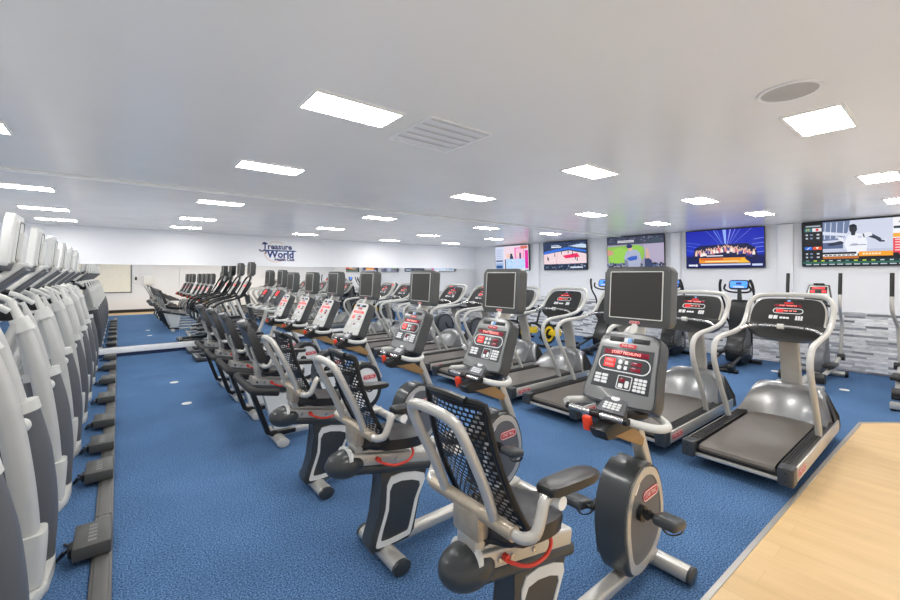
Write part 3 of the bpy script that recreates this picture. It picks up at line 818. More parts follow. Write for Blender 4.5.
# ------------------------------------------------------------------ wall-side machines (users face +X or are turned)
def make_elliptical(loc, label, group, rz=0.0):
    root = thing('elliptical_trainer', label, 'elliptical trainer', loc, group, rz)
    b = MB('black')
    b.tube([(.32, -.32, .05), (.32, .32, .05)], .04, 10, 1); b.tube([(-1.0, -.28, .04), (-1.0, .28, .04)], .035, 10, 1)
    b.box((-.34, 0, .07), (1.36, .09, .07), .015)
    b.build('base_frame', root)
    prof = smooth2([(-.30, .1), (-.34, .4), (-.14, .62), (-.10, 1.0), (-.04, 1.32), (.10, 1.34), (.22, .9), (.35, .5), (.36, .1)], 4)
    t = MB('black').at(XZ).prism(prof, -.15, .15, .04, 3).build('tower', root)
    b = MB('slate').at(XZ)
    for z0, z1 in ((.145, .158), (-.158, -.145)): b.prism(inset2(prof, .72), z0, z1)
    b.use('light')
    for i in range(5): b.prism(rrect(.06, .02, .005, 2, .2, .22 + i * .05), .146, .161)
    b.build('side_panel', t)
    MB('graphite').tube([(.05, 0, 1.3), (.03, 0, 1.5), (.02, 0, 1.62)], [.05, .04, .035], 10, 3).build('console_stem', root)
    T = face_mat((-.02, 0, 1.70), math.radians(18))
    c = MB('black').at(T).prism(rrect(.36, .20, .05, 5), -.05, 0, .012, 3).build('console', root)
    MB('bluescreen').at(T).prism(rrect(.31, .15, .03, 4), -.002, .003).build('screen', c, 'lit blue console screen')
    b = MB('key').at(T); keypad(b, 0, -.055, .2, .03, 6, 1, .003); b.use('navy').prism(rrect(.1, .05, .008, 2, 0, .02), .002, .0045); b.build('keypad', c)
    b = MB('black').tube([(-.16, -.20, 1.70), (-.10, -.24, 1.60), (.0, -.16, 1.54), (.03, 0, 1.53), (.0, .16, 1.54), (-.10, .24, 1.60), (-.16, .20, 1.70)], .019, 9, 5); b.build('fixed_handle', root)
    for s in (-1, 1):
        b = MB('black').tube([(-.24, s * .26, 1.80), (-.20, s * .29, 1.70), (-.14, s * .30, 1.52), (.02, s * .28, 1.30), (.06, s * .25, 1.0), (.10, s * .20, .8), (.10, s * .20, .45)], .02, 9, 5)
        b.use('rubber').tube([(-.24, s * .26, 1.80), (-.20, s * .29, 1.70), (-.15, s * .30, 1.55)], .026, 9, 4); b.build('swing_arm', root)
        b = MB('graphite').tube([(.10, s * .20, .45), (-.45, s * .19, .28), (-1.0, s * .17, .16)], .026, 9, 4)
        b.use('black').box((-.42, s * .19, .32), (.38, .14, .05), .02)
        b.cyl((-1.0, s * .12, .11), (-1.0, s * .22, .11), .07, 14); b.build('foot_pedal', root)
    return root

def make_cross(loc, label, group, rz=0.0):
    root = thing('cross_trainer', label, 'elliptical trainer', loc, group, rz)
    b = MB('silver')
    b.tube([(.36, -.34, .06), (.36, .34, .06)], .05, 12, 1); b.box((-.55, 0, .09), (1.7, .14, .09), .02)
    b.box((-1.35, 0, .07), (.14, .62, .09), .02)
    b.use('black')
    for s in (-1, 1): b.cyl((.36, s * .33, .06), (.36, s * .37, .06), .055, 12); b.box((-1.35, s * .27, .02), (.12, .06, .04), .01)
    b.build('base_frame', root)
    prof = smooth2([(-.18, .1), (-.20, .42), (.0, .60), (.06, 1.0), (.08, 1.38), (.18, 1.38), (.20, 1.0), (.28, .55), (.34, .1)], 4)
    MB('slate').at(XZ).prism(prof, -.12, .12, .035, 3).build('tower', root)
    T = face_mat((.06, 0, 1.60), math.radians(20))
    c = MB('tvgrey').at(T).prism([(-.20, -.16), (-.15, .13), (.15, .13), (.20, -.16)], -.07, 0, .018, 3).build('console', root)
    b = MB('black').at(T).box((0, .14, -.02), (.16, .03, .06), .012); b.use('light').prism([(-.17, -.13), (-.13, .10), (.13, .10), (.17, -.13)], -.002, .004); b.build('console_face', c)
    b = MB('dark').at(T).box((0, .02, .005), (.25, .13, .004), .001); b.use('led').box((0, .055, .007), (.18, .03, .006), .001); b.box((-.08, -.01, .007), (.06, .045, .006), .001); b.box((.08, -.01, .007), (.06, .045, .006), .001); b.build('led_display', c)
    b = MB('key').at(T); keypad(b, 0, -.085, .26, .055, 6, 2, .004); b.build('keypad', c)
    MB('column').tube([(.12, 0, 1.3), (.10, 0, 1.55)], .06, 10, 1).build('console_stem', root)
    for s in (-1, 1):
        b = MB('silver').tube([(-.40, s * .36, 1.56), (-.41, s * .36, 1.42), (-.36, s * .355, 1.30), (-.16, s * .34, 1.16), (.0, s * .33, 1.08), (.06, s * .32, .9), (.08, s * .30, .42)], .026, 10, 5)
        b.use('rubber').tube([(-.35, s * .36, 1.93), (-.38, s * .36, 1.72), (-.40, s * .36, 1.52)], .027, 10, 3); b.build('swing_arm', root)
        b = MB('silver').tube([(.08, s * .30, .42), (-.5, s * .28, .30), (-1.2, s * .24, .22)], .034, 10, 3)
        b.use('black').box((-.62, s * .27, .35), (.42, .17, .06), .025)
        b.cyl((.02, s * .27, .42), (.02, s * .37, .42), .06, 14); b.cyl((-1.2, s * .16, .2), (-1.2, s * .30, .2), .085, 16); b.build('foot_pedal', root)
    b = MB('black').tube([(.02, -.16, 1.34), (-.10, -.22, 1.33), (-.16, -.16, 1.34)], .017, 8, 4); b.tube([(.02, .16, 1.34), (-.10, .22, 1.33), (-.16, .16, 1.34)], .017, 8, 4); b.tube([(.03, -.17, 1.34), (.03, .17, 1.34)], .017, 8, 1)
    b.build('fixed_handle', root)
    return root

def make_cycle(loc, label, group, rz=0.0):
    root = thing('indoor_cycle', label, 'exercise bike', loc, group, rz)
    b = MB('black')
    for x in (.55, -.55): b.box((x, 0, .05), (.08, .54, .06), .015)
    b.tube([(.55, 0, .07), (.36, 0, .42), (.10, 0, .55), (-.25, 0, .42), (-.55, 0, .07)], 1, sub=4, sec=rrect(.07, .05, .015, 2), up=(0, 1, 0))
    b.tube([(.36, 0, .42), (.40, 0, .98)], .03, 10, 1); b.tube([(-.10, 0, .50), (-.26, 0, .90)], .03, 10, 1)
    b.build('frame', root)
    b = MB('black').cyl((.42, -.035, .36), (.42, .035, .36), .27, 36); f = b.build('flywheel', root)
    b = MB('yellow').at(Matrix.Translation((.42, 0, .36)) @ XZ); b.ring(circ(.20, 36), circ(.135, 36), -.045, .045); b.cyl((0, 0, -.06), (0, 0, .06), .035, 14)
    for k in range(3):
        a = k * 2 * PI / 3 + .4
        b.tube([(.03 * math.cos(a), .03 * math.sin(a), 0), (.15 * math.cos(a), .15 * math.sin(a), 0)], .025, 8, 1)
    b.build('flywheel_disc', f, 'yellow flywheel disc')
    b = MB('yellow').at(XZ).prism(smooth2([(-.06, .33), (-.02, .44), (.1, .44), (.36, .46), (.46, .40), (.40, .32), (.1, .27), (-.02, .27)], 3), -.09, -.05, .01); b.build('chain_guard', root, 'yellow chain guard')
    MB('vinyl').at(Matrix.Translation((-.28, 0, .91))).prism(smooth2([(-.14, -.11), (-.02, -.09), (.12, -.025), (.15, 0), (.12, .025), (-.02, .09), (-.14, .11), (-.16, 0)], 4), 0, .06, .02, 3).build('saddle', root)
    b = MB('rubber').tube([(.56, -.20, 1.10), (.50, -.22, 1.06), (.36, -.20, 1.0), (.36, .20, 1.0), (.50, .22, 1.06), (.56, .20, 1.10)], .019, 9, 5); b.tube([(.38, 0, .97), (.52, 0, 1.08)], .022, 8, 1); b.build('handlebar', root)
    for s, dx, dz in ((-1, .1, -.12), (1, -.1, .12)):
        b = MB('chrome').tube([(.02, s * .1, .35), (.02 + dx, s * .13, .35 + dz)], .014, 8, 1); b.use('black').box((.02 + dx, s * .19, .35 + dz), (.11, .1, .03), .01); b.build('crank', root)
    return root

def make_upright(loc, label, group, tv, rz=0.0):
    root = thing('upright_bike', label, 'exercise bike', loc, group, rz)
    b = MB('silver')
    for x in (.45, -.60): b.tube([(x, -.27, .05), (x, .27, .05)], .042, 10, 1)
    b.tube([(.45, 0, .07), (-.60, 0, .07)], 1, sub=1, sec=rrect(.09, .07, .02, 3)); b.build('base_frame', root)
    prof = smooth2([(-.28, .1), (-.34, .34), (-.26, .58), (-.02, .66), (.22, .58), (.34, .34), (.28, .1)], 4)
    h = MB('graphite').at(XZ).prism(prof, -.10, .10, .03, 3).build('drive_housing', root)
    b = MB('slate').at(XZ)
    for z0, z1 in ((.098, .108), (-.108, -.098)): b.prism(inset2(prof, .76), z0, z1)
    b.build('side_panel', h)
    MB('silver').tube([(-.20, 0, .55), (-.34, 0, .92)], .04, 10, 1).build('seat_tube', root)
    MB('vinyl').at(Matrix.Translation((-.38, 0, .93))).prism(smooth2([(-.14, -.15), (.0, -.13), (.16, -.05), (.19, 0), (.16, .05), (.0, .13), (-.14, .15), (-.17, 0)], 4), 0, .08, .03, 3).build('seat', root)
    MB('silver').tube([(.16, 0, .58), (.30, 0, .95), (.36, 0, 1.25), (.32, 0, 1.36)], 1, sub=4, sec=rrect(.09, .07, .025, 3), up=(1, 0, 0)).build('mast', root)
    T = face_mat((.27, 0, 1.45), math.radians(34))
    c = MB('slate').at(T).prism(rrect(.46, .34, .07, 5), -.08, 0, .02, 3).build('console', root)
    b = MB('dark').at(T).prism(rrect(.43, .31, .06, 5), -.002, .004)
    b.use('black')
    for x in (-.16, .16): b.prism(circ(.035, 16, x, .06), .003, .006); b.prism(rrect(.09, .05, .015, 3, x * .7, -.09), .003, .006)
    b.build('console_face', c)
    MB('led').at(T).box((0, .07, .006), (.15, .11, .006), .002).build('led_display', c)
    b = MB('key').at(T); keypad(b, 0, -.03, .16, .04, 4, 2, .004); b.build('keypad', c)
    b = MB('light').tube([(.05, -.18, 1.25), (.0, -.26, 1.20), (.12, -.30, 1.16), (.28, -.22, 1.18), (.32, 0, 1.20), (.28, .22, 1.18), (.12, .30, 1.16), (.0, .26, 1.20), (.05, .18, 1.25)], .022, 10, 5); b.build('handlebar', root)
    for s, dx, dz in ((-1, .06, -.14), (1, -.06, .14)):
        b = MB('black').tube([(0, s * .11, .38), (dx, s * .15, .38 + dz)], .02, 8, 1); b.box((dx, s * .21, .38 + dz), (.11, .10, .045), .015); b.build('crank', root)
    if tv:
        MB('light').tube([(.36, 0, 1.52), (.40, 0, 1.66), (.40, 0, 1.78)], .03, 8, 3).build('screen_bracket', root)
        television_part(root, face_mat((.36, 0, 1.83), math.radians(4)), .40, .36)
    return root

def make_stepper(loc, label, group, tv):
    root = thing('stair_stepper', label, 'stepper', loc, group)
    b = MB('graphite')
    for s in (-1, 1): b.box((-.15, s * .30, .05), (1.3, .09, .09), .02)
    b.box((.45, 0, .06), (.12, .66, .1), .02); b.box((-.75, 0, .06), (.12, .66, .1), .02); b.build('base_frame', root)
    b = MB('dark').at(XZ).prism(smooth2([(-.1, .1), (-.06, .45), (.16, .78), (.42, .80), (.52, .5), (.52, .1)], 4), -.24, .24, .04, 3); b.build('drive_housing', root)
    for s, z in ((-1, .34), (1, .48)):
        b = MB('slate').box((-.26, s * .14, z), (.46, .18, .06), .02, Matrix.Rotation(math.radians(-8), 4, 'Y')); b.build('step_pedal', root)
        b = MB('light').tube([(.50, s * .31, .12), (.22, s * .33, .75), (-.02, s * .34, 1.34)], .028, 9, 2); b.build('side_post', root)
        b = MB('black').tube([(.20, s * .30, 1.45), (.0, s * .33, 1.36), (-.26, s * .34, 1.30), (-.46, s * .34, 1.20), (-.53, s * .34, 1.04), (-.46, s * .34, .90), (-.34, s * .34, .86)], .024, 9, 5); b.build('handrail', root)
    b = MB('graphite').tube([(.46, 0, .7), (.34, 0, 1.1), (.28, 0, 1.42)], 1, sub=3, sec=rrect(.16, .09, .02, 3), up=(1, 0, 0)); b.build('mast', root)
    T = face_mat((.20, 0, 1.58), math.radians(32))
    c = MB('graphite').at(T).prism(rrect(.38, .40, .06, 5), -.07, 0, .02, 3).build('console', root)
    MB('silver').at(T).prism(rrect(.34, .36, .05, 5), -.002, .005).build('console_face', c)
    b = MB('led').at(T).box((0, .07, .007), (.16, .05, .006), .001); b.build('led_display', c)
    b = MB('black').tube([(.10, -.22, 1.42), (.26, -.25, 1.72), (.32, -.16, 1.84), (.33, 0, 1.86), (.32, .16, 1.84), (.26, .25, 1.72), (.10, .22, 1.42)], .02, 9, 4); b.build('console_hoop', root)
    if tv:
        MB('light').tube([(.34, 0, 1.70), (.38, 0, 1.86), (.37, 0, 1.98)], .03, 8, 3).build('screen_bracket', root)
        television_part(root, face_mat((.33, 0, 2.045), math.radians(3)), .36, .33)
    return root
# ------------------------------------------------------------------ the room
XL, XR, YB, YR, ZC = -3.7, 11.25, 12.4, -1.6, 3.0
def plate(name, x0, y0, x1, y1, z, key, flip=False):
    b = MB(key); b.recalc = False
    f = (0, 1, 2, 3) if not flip else (3, 2, 1, 0)
    b.raw([(x0, y0, z), (x1, y0, z), (x1, y1, z), (x0, y1, z)], [f])
    return struct(b.build(name))
plate('floor_carpet', XL, YR, XR, YB, 0, 'carpet')
plate('ceiling', XL, YR, XR, YB, ZC, 'ceiling', True)
def wall(name, p, q, key='wall'):
    b = MB(key); b.recalc = False
    b.raw([(*p, 0), (*q, 0), (*q, ZC), (*p, ZC)], [(0, 1, 2, 3)]); return struct(b.build(name))
wall('wall_back', (XR, YB), (XL, YB)); wall('wall_right', (XR, YR), (XR, YB)); wall('wall_left', (XL, YB), (XL, YR)); wall('wall_rear', (XL, YR), (XR, YR))
# maple floor with metal edging
edge = [(1.6, -.1), (1.6, .97), (7.40, .84), (10.45, YR + .01)]
b = MB('wood').prism([(XL + .01, YR + .01), (XL + .01, -.1)] + edge, .0, .012); struct(b.build('floor_wood'))
b = MB('alu')
for a, c in (((1.6, .97), (7.40, .84)), ((7.40, .84), (10.45, YR + .01)), ((1.6, -.1), (1.6, .97)), ((XL + .01, -.1), (1.6, -.1))):
    a = V((*a, .009)); c = V((*c, .009)); b.tube([a, c], 1, sub=1, sec=[(-.022, -.008), (.022, -.008), (.016, .008), (-.016, .008)])
struct(b.build('trim_floor_edging'))
# stone cladding on the right wall, skirting, pilaster edges
b = MB('stone').box((XR - .03, (YB + YR) / 2, .59), (.06, YB - YR - .02, 1.16)); struct(b.build('wall_right_stone_panel'))
b = MB('wall').box((XR - .05, 2.42, 2.1), (.10, .26, 1.78), .006); struct(b.build('trim_pilaster_near'))
b = MB('wall').box((XR - .05, 4.66, 2.1), (.10, .22, 1.78), .006); struct(b.build('trim_pilaster_mid'))
b = MB('wall').box((XR - .05, 9.2, 2.1), (.10, .22, 1.78), .006); struct(b.build('trim_pilaster_far'))
b = MB('baseb').box(((XL + XR) / 2, YR + .01, .08), (XR - XL - .02, .02, .16)); struct(b.build('baseboard_rear'))
# mirrored back wall over a low ledge
b = MB('ledge').box(((XL + XR) / 2, YB - .05, .145), (XR - XL - .02, .10, .125), .006); struct(b.build('trim_mirror_ledge'))
b = MB('ledgebase').box(((XL + XR) / 2, YB - .035, .04), (XR - XL - .02, .07, .08)); struct(b.build('trim_ledge_base'))  # dark blue strip, set back below the white ledge
MT = 2.145
b = MB('wall').box(((XL + XR) / 2, YB - .012, (MT + ZC) / 2), (XR - XL - .02, .024, ZC - MT - .004)); struct(b.build('wall_back_upper_panel'))
xs = [XL + .01, -1.3, 1.2, 3.7, 6.2, 8.7, XR - .01]
for i in range(6):
    b = MB('mirror').box(((xs[i] + xs[i + 1]) / 2, YB - .014, (.21 + MT) / 2), (xs[i + 1] - xs[i] - .004, .012, MT - .21))
    names = ['tall mirror panel on the back wall behind the white motion trainers', 'mirror panel on the back wall at the end of the blue aisle', 'mirror panel on the back wall below the club sign', 'mirror panel on the back wall right of the club sign',
             'mirror panel on the back wall at the far end of the treadmill row', 'mirror panel on the back wall in the corner by the television wall']
    tag(b.build('wall_mirror'), names[i], 'mirror', 'mirror panels on the back wall')
# ceiling beam
b = MB('white').box(((XL + XR) / 2, 6.15, ZC - .014), (XR - XL - .02, .07, .028), .006); struct(b.build('trim_ceiling_joint'))
# ceiling lights
cols = [(-.95, 'above the white motion trainers', [4.5, 7.35, 9.5, 11.25]), (1.22, 'above the recumbent bikes', [.65, 2.56, 4.46, 7.1, 9.4, 11.25]),
        (3.92, 'between the bikes and the treadmills', [.65, 2.5, 4.36, 7.06, 9.4, 11.1]), (6.7, 'above the treadmills', [.6, 2.45, 4.25, 7.0, 9.3, 11.4]), (8.95, 'nearest the television wall', [.6, 2.3, 4.1, 6.9, 9.0, 11.1])]
l0 = None
for x, where, ys in cols:
    for k, y in enumerate(ys):
        n = len(ys) - 1 - k
        lab = 'lit ceiling panel, ' + (ORD[n]) + ' from the mirror wall, ' + where
        if l0 is None:
            l0 = thing('ceiling_light', lab, 'ceiling light', (x, y, ZC), 'recessed ceiling light panels')
            b = MB('white'); b.ring([(-.315, -.165), (.315, -.165), (.315, .165), (-.315, .165)], [(-.295, -.145), (.295, -.145), (.295, .145), (-.295, .145)], -.010, -.001); b.build('light_frame', l0)
            b = MB('lamp').box((0, 0, -.005), (.59, .29, .006)); b.build('diffuser', l0)
        else:
            dup(l0, (x, y, ZC), lab)
# air vent and speaker
v = thing('air_vent', 'square louvred air vent in the ceiling beside a light panel', 'air vent', (1.98, 2.6, ZC))
b = MB('vent'); b.ring(rrect(.60, .60, .01, 1), rrect(.55, .55, .01, 1), -.012, -.001); b.build('vent_frame', v)
b = MB('ventdark').box((0, 0, -.003), (.55, .55, .003)); b.build('vent_backing', v)
b = MB('vent')
for i in range(5): b.box((0, -.22 + i * .11, -.007), (.55, .085, .004), 0, Matrix.Rotation(math.radians(6), 4, 'X'))
b.build('louvres', v)
v = thing('ceiling_speaker', 'round flush grey speaker in the ceiling by a light panel', 'speaker', (3.13, .66, ZC))
MB('vent').ring(circ(.155, 32), circ(.137, 32), -.010, -.001).build('speaker_rim', v); MB('speakergrille').prism(circ(.138, 32), -.007, -.002).build('speaker_grille', v)

# ------------------------------------------------------------------ sign
sg = thing('club_sign', 'blue lettered club sign on the back wall above the mirror', 'sign', (3.6, YB - .024, 2.56))
T = Matrix(((1, 0, 0, 0), (0, 0, -1, 0), (0, 1, 0, 0), (0, 0, 0, 1)))
b = MB('peach').at(T); b.ring(circ(.325, 40, -.07, 0, .30), circ(.305, 40, -.07, 0, .28), .0005, .006); b.build('sign_ring', sg, 'pale peach ring')
b = MB('wall').at(T); b.prism(rrect(.86, .17, .02, 2, 0, .145), .001, .0065); b.prism(rrect(.78, .16, .02, 2, .06, -.07), .001, .0065); b.build('sign_backing', sg)
b = MB('skyblue').at(T); b.text('World', .285, .06, -.075, .0075, .012, .95); b.prism([(-.40, .055), (.46, .055), (.50, .035), (.46, .015), (-.40, .015)], .007, .0085); b.build('letter_shadow', sg)
b = MB('navy').at(T)
b.text('Treasure', .225, -.03, .145, .009, .007, .98); b.text('World', .29, .06, -.075, .0095, .008, .95)
b.text('Health Club', .115, .17, -.215, .009, .005, 1.0)
b.prism([(-.36, .052), (.47, .052), (.515, .036), (.47, .022), (-.36, .022)], .009, .0105)
b.tube([(-.52, .06, .01), (-.49, .02, .01), (-.43, .015, .01), (-.38, .05, .01), (-.34, .0, .01), (-.36, -.06, .01)], .017, 6, 5)
b.tube([(-.44, .20, .01), (-.40, .255, .01), (-.33, .235, .01)], .016, 6, 5)
b.build('lettering', sg)

# ------------------------------------------------------------------ televisions on the right wall
def wall_tv(y0, y1, z0, z1, label, painter):
    w, h = y1 - y0, z1 - z0
    X = XR - .11
    t = thing('wall_television', label, 'television', (X, (y0 + y1) / 2, (z0 + z1) / 2), 'televisions on the right wall')
    T = face_mat((0, 0, 0), math.radians(-3))
    b = MB('bezel').at(T).prism(rrect(w, h, .012, 2), -.05, 0, .005); t_case = b.build('casing', t)
    MB('black').box((.06, 0, 0), (.09, .4, .3), .01).build('wall_bracket', t)
    p = Paint(w - .03, h - .035, T @ Matrix.Translation((0, 0, .0008)))
    painter(p, random.Random(int(y0 * 100)))
    p.build('screen', t)
    return t

def p_studio(p, r):
    p.rect(0, 0, 1, 1, (232, 220, 232))
    p.rect(0, 0, .27, 1, (206, 214, 236)); p.rect(.02, .02, .25, .30, (150, 180, 220)); p.rect(.02, .08, .22, .2, (40, 84, 140)); p.rect(.02, .36, .24, .42, (40, 70, 120))
    for i in range(6): p.rect(.04, .5 + i * .07, .22, .525 + i * .07, (170, 182, 214))
    p.rect(.30, .03, .33, .5, (40, 50, 90))
    p.rect(.30, .45, .86, .97, (238, 214, 226)); p.rect(.60, .42, .88, .92, (238, 120, 190)); p.rect(.64, .46, .86, .88, (246, 190, 216)); p.rect(.78, .86, .98, .98, (214, 110, 92))
    p.ell(.40, .60, .05, .1, (240, 200, 180)); p.ell(.50, .62, .035, .07, (46, 40, 50)); p.poly([(.45, .40), (.46, .58), (.55, .58), (.57, .40)], (40, 52, 90))
    p.ell(.70, .62, .03, .08, (240, 214, 190)); p.rect(.74, .42, .79, .70, (90, 70, 120))
    p.rect(.33, .06, .90, .46, (186, 216, 246))
    for i in range(16): p.ell(r.uniform(.36, .88), r.uniform(.1, .42), .02, .03, r.choice([(230, 200, 240), (150, 196, 240), (220, 236, 250)]))
    p.rect(.90, .06, .99, .80, (222, 30, 160)); p.rect(.0, 0, 1, .05, (216, 226, 240))

def p_basket(p, r):
    p.rect(0, 0, 1, 1, (34, 52, 86))
    for i in range(120): p.rect(*(lambda x, y: (x, y, x + .015, y + .02))(r.random() * .98, .62 + r.random() * .33), r.choice([(60, 84, 120), (90, 110, 140), (28, 40, 70), (120, 140, 170)]))
    p.poly([(0, .56), (.35, .66), (.6, .72), (1, .60), (1, .66), (.6, .80), (.3, .74), (0, .66)], (40, 110, 220))
    p.poly([(.62, .84), (.9, .90), (1, .86), (1, .74), (.8, .78)], (196, 216, 236))
    p.poly([(0, .56), (.35, .64), (.62, .68), (1, .54), (1, .22), (0, .18)], (238, 212, 218))
    p.poly([(.46, .50), (.54, .40), (.86, .44), (.80, .58)], (236, 24, 96)); p.line(.0, .36, 1, .26, .008, (250, 240, 244))
    p.line(.3, .18, .36, .63, .008, (220, 150, 160))
    for x, y in ((.1, .36), (.28, .48), (.44, .56), (.6, .58), (.12, .32), (.76, .36), (.70, .52), (.8, .30)):
        p.poly([(x - .012, y), (x + .012, y), (x + .008, y + .09), (x - .008, y + .09)], (50, 50, 80)); p.ell(x, y + .11, .01, .02, (90, 60, 50))
    p.rect(0, 0, 1, .20, (26, 44, 70))
    for i in range(90): p.ell(r.random(), r.random() * .2, .013, .022, r.choice([(30, 50, 80), (80, 110, 150), (20, 28, 44), (150, 160, 180)]), 8)
    p.rect(.64, .05, .92, .10, (210, 220, 236)); p.rect(.2, .80, .44, .84, (236, 240, 248)); p.rect(.2, .86, .4, .89, (206, 216, 236))

def p_pitch(p, r):
    p.rect(0, 0, 1, 1, (156, 150, 176))
    p.rect(0, .76, 1, 1, (56, 62, 84))
    for i in range(110): p.rect(*(lambda x, y: (x, y, x + .02, y + .025))(r.random() * .98, .78 + r.random() * .2), r.choice([(70, 76, 100), (100, 100, 124), (40, 44, 60), (140, 140, 160)]))
    p.poly([(.0, .70), (.55, .74), (.70, .64), (.66, .30), (.4, .10), (.02, .14)], (140, 190, 80)); p.ell(.22, .4, .2, .26, (150, 204, 84)); p.ell(.55, .6, .1, .12, (146, 198, 84))
    p.poly([(.0, .62), (.10, .58), (.12, .46), (.0, .40)], (206, 150, 130))
    p.poly([(.66, .72), (1, .76), (1, .2), (.8, .12), (.70, .36)], (176, 166, 192)); p.poly([(.68, .80), (.9, .96), (.96, .9), (.98, .78)], (64, 76, 90))
    for i in range(120): p.ell(r.random(), r.random() * .17, .02, .035, r.choice([(40, 46, 64), (90, 100, 130), (150, 156, 176), (28, 32, 46), (70, 90, 140)]), 8)
    # standing player seen from behind, grey shirt, blue cap
    p.poly([(.33, .0), (.32, .36), (.36, .54), (.44, .60), (.54, .58), (.60, .48), (.62, .30), (.60, .0)], (168, 176, 200)); p.poly([(.36, .32), (.44, .38), (.55, .40), (.55, .28), (.42, .24)], (52, 92, 190))
    p.poly([(.33, 0), (.32, .3), (.38, .26), (.40, 0)], (120, 128, 156)); p.ell(.43, .63, .04, .07, (222, 178, 150)); p.ell(.415, .70, .055, .065, (28, 44, 100))
    p.poly([(.68, .0), (.68, .3), (.73, .34), (.80, .24), (.82, 0)], (54, 66, 104)); p.poly([(.70, .3), (.71, .62), (.74, .64), (.77, .32)], (210, 170, 156))
    for y in (.865, .825): p.rect(.2, y, .5, y + .022, (232, 232, 240))

def p_dance(p, r):
    p.rect(0, 0, 1, 1, (20, 36, 150)); p.grad(0, .35, 1, 1, (24, 50, 190), (30, 40, 170)); p.rect(0, 0, 1, .3, (12, 24, 90))
    for x, w, c in ((.38, .012, (120, 150, 240)), (.42, .008, (90, 130, 240)), (.52, .045, (150, 180, 250)), (.60, .014, (160, 170, 250)), (.66, .010, (130, 140, 240)), (.72, .008, (110, 130, 230)), (.86, .006, (140, 150, 240)), (.28, .006, (110, 140, 230))):
        p.line(.54 + (x - .54) * .3, .62, x, 1.0, w * .4, c, w)
    for y, x in ((.62, .14), (.5, .10), (.7, .2)): p.line(0, y, x, y - .06, .006, (120, 160, 240))
    for y, x in ((.62, .86), (.52, .84), (.74, .88), (.40, .9)): p.line(1, y, x, y - .03, .007, (170, 190, 240))
    p.poly([(.08, .2), (.12, .52), (.2, .6), (.8, .62), (.9, .5), (.94, .2)], (20, 26, 70))
    for i in range(34):
        x = .13 + .74 * i / 33 + r.uniform(-.01, .01); y = .36 + .14 * math.sin(PI * (x - .1) / .8) + r.uniform(-.04, .04)
        p.poly([(x - .018, y - .09), (x - .014, y), (x + .014, y), (x + .018, y - .09)], r.choice([(210, 120, 130), (236, 200, 190), (200, 80, 110), (250, 236, 230), (60, 60, 140)])); p.ell(x, y + .025, .011, .026, (230, 180, 160), 8)
        p.line(x, y - .02, x + r.uniform(-.04, .04), y + .07, .007, (240, 200, 180))
    p.rect(.18, .12, .78, .26, (236, 150, 40)); p.poly([(.68, .12), (.75, .26), (.84, .12)], (250, 190, 60)); p.rect(.2, .20, .5, .25, (214, 90, 40))
    p.rect(.26, .15, .7, .18, (252, 226, 160)); p.rect(.2, .06, .84, .10, (206, 214, 240)); p.rect(.03, .04, .12, .09, (220, 226, 246)); p.rect(.86, .04, .98, .09, (200, 214, 246)); p.ell(.14, .06, .02, .035, (230, 230, 240)); p.rect(.28, .30, .5, .33, (230, 226, 240))

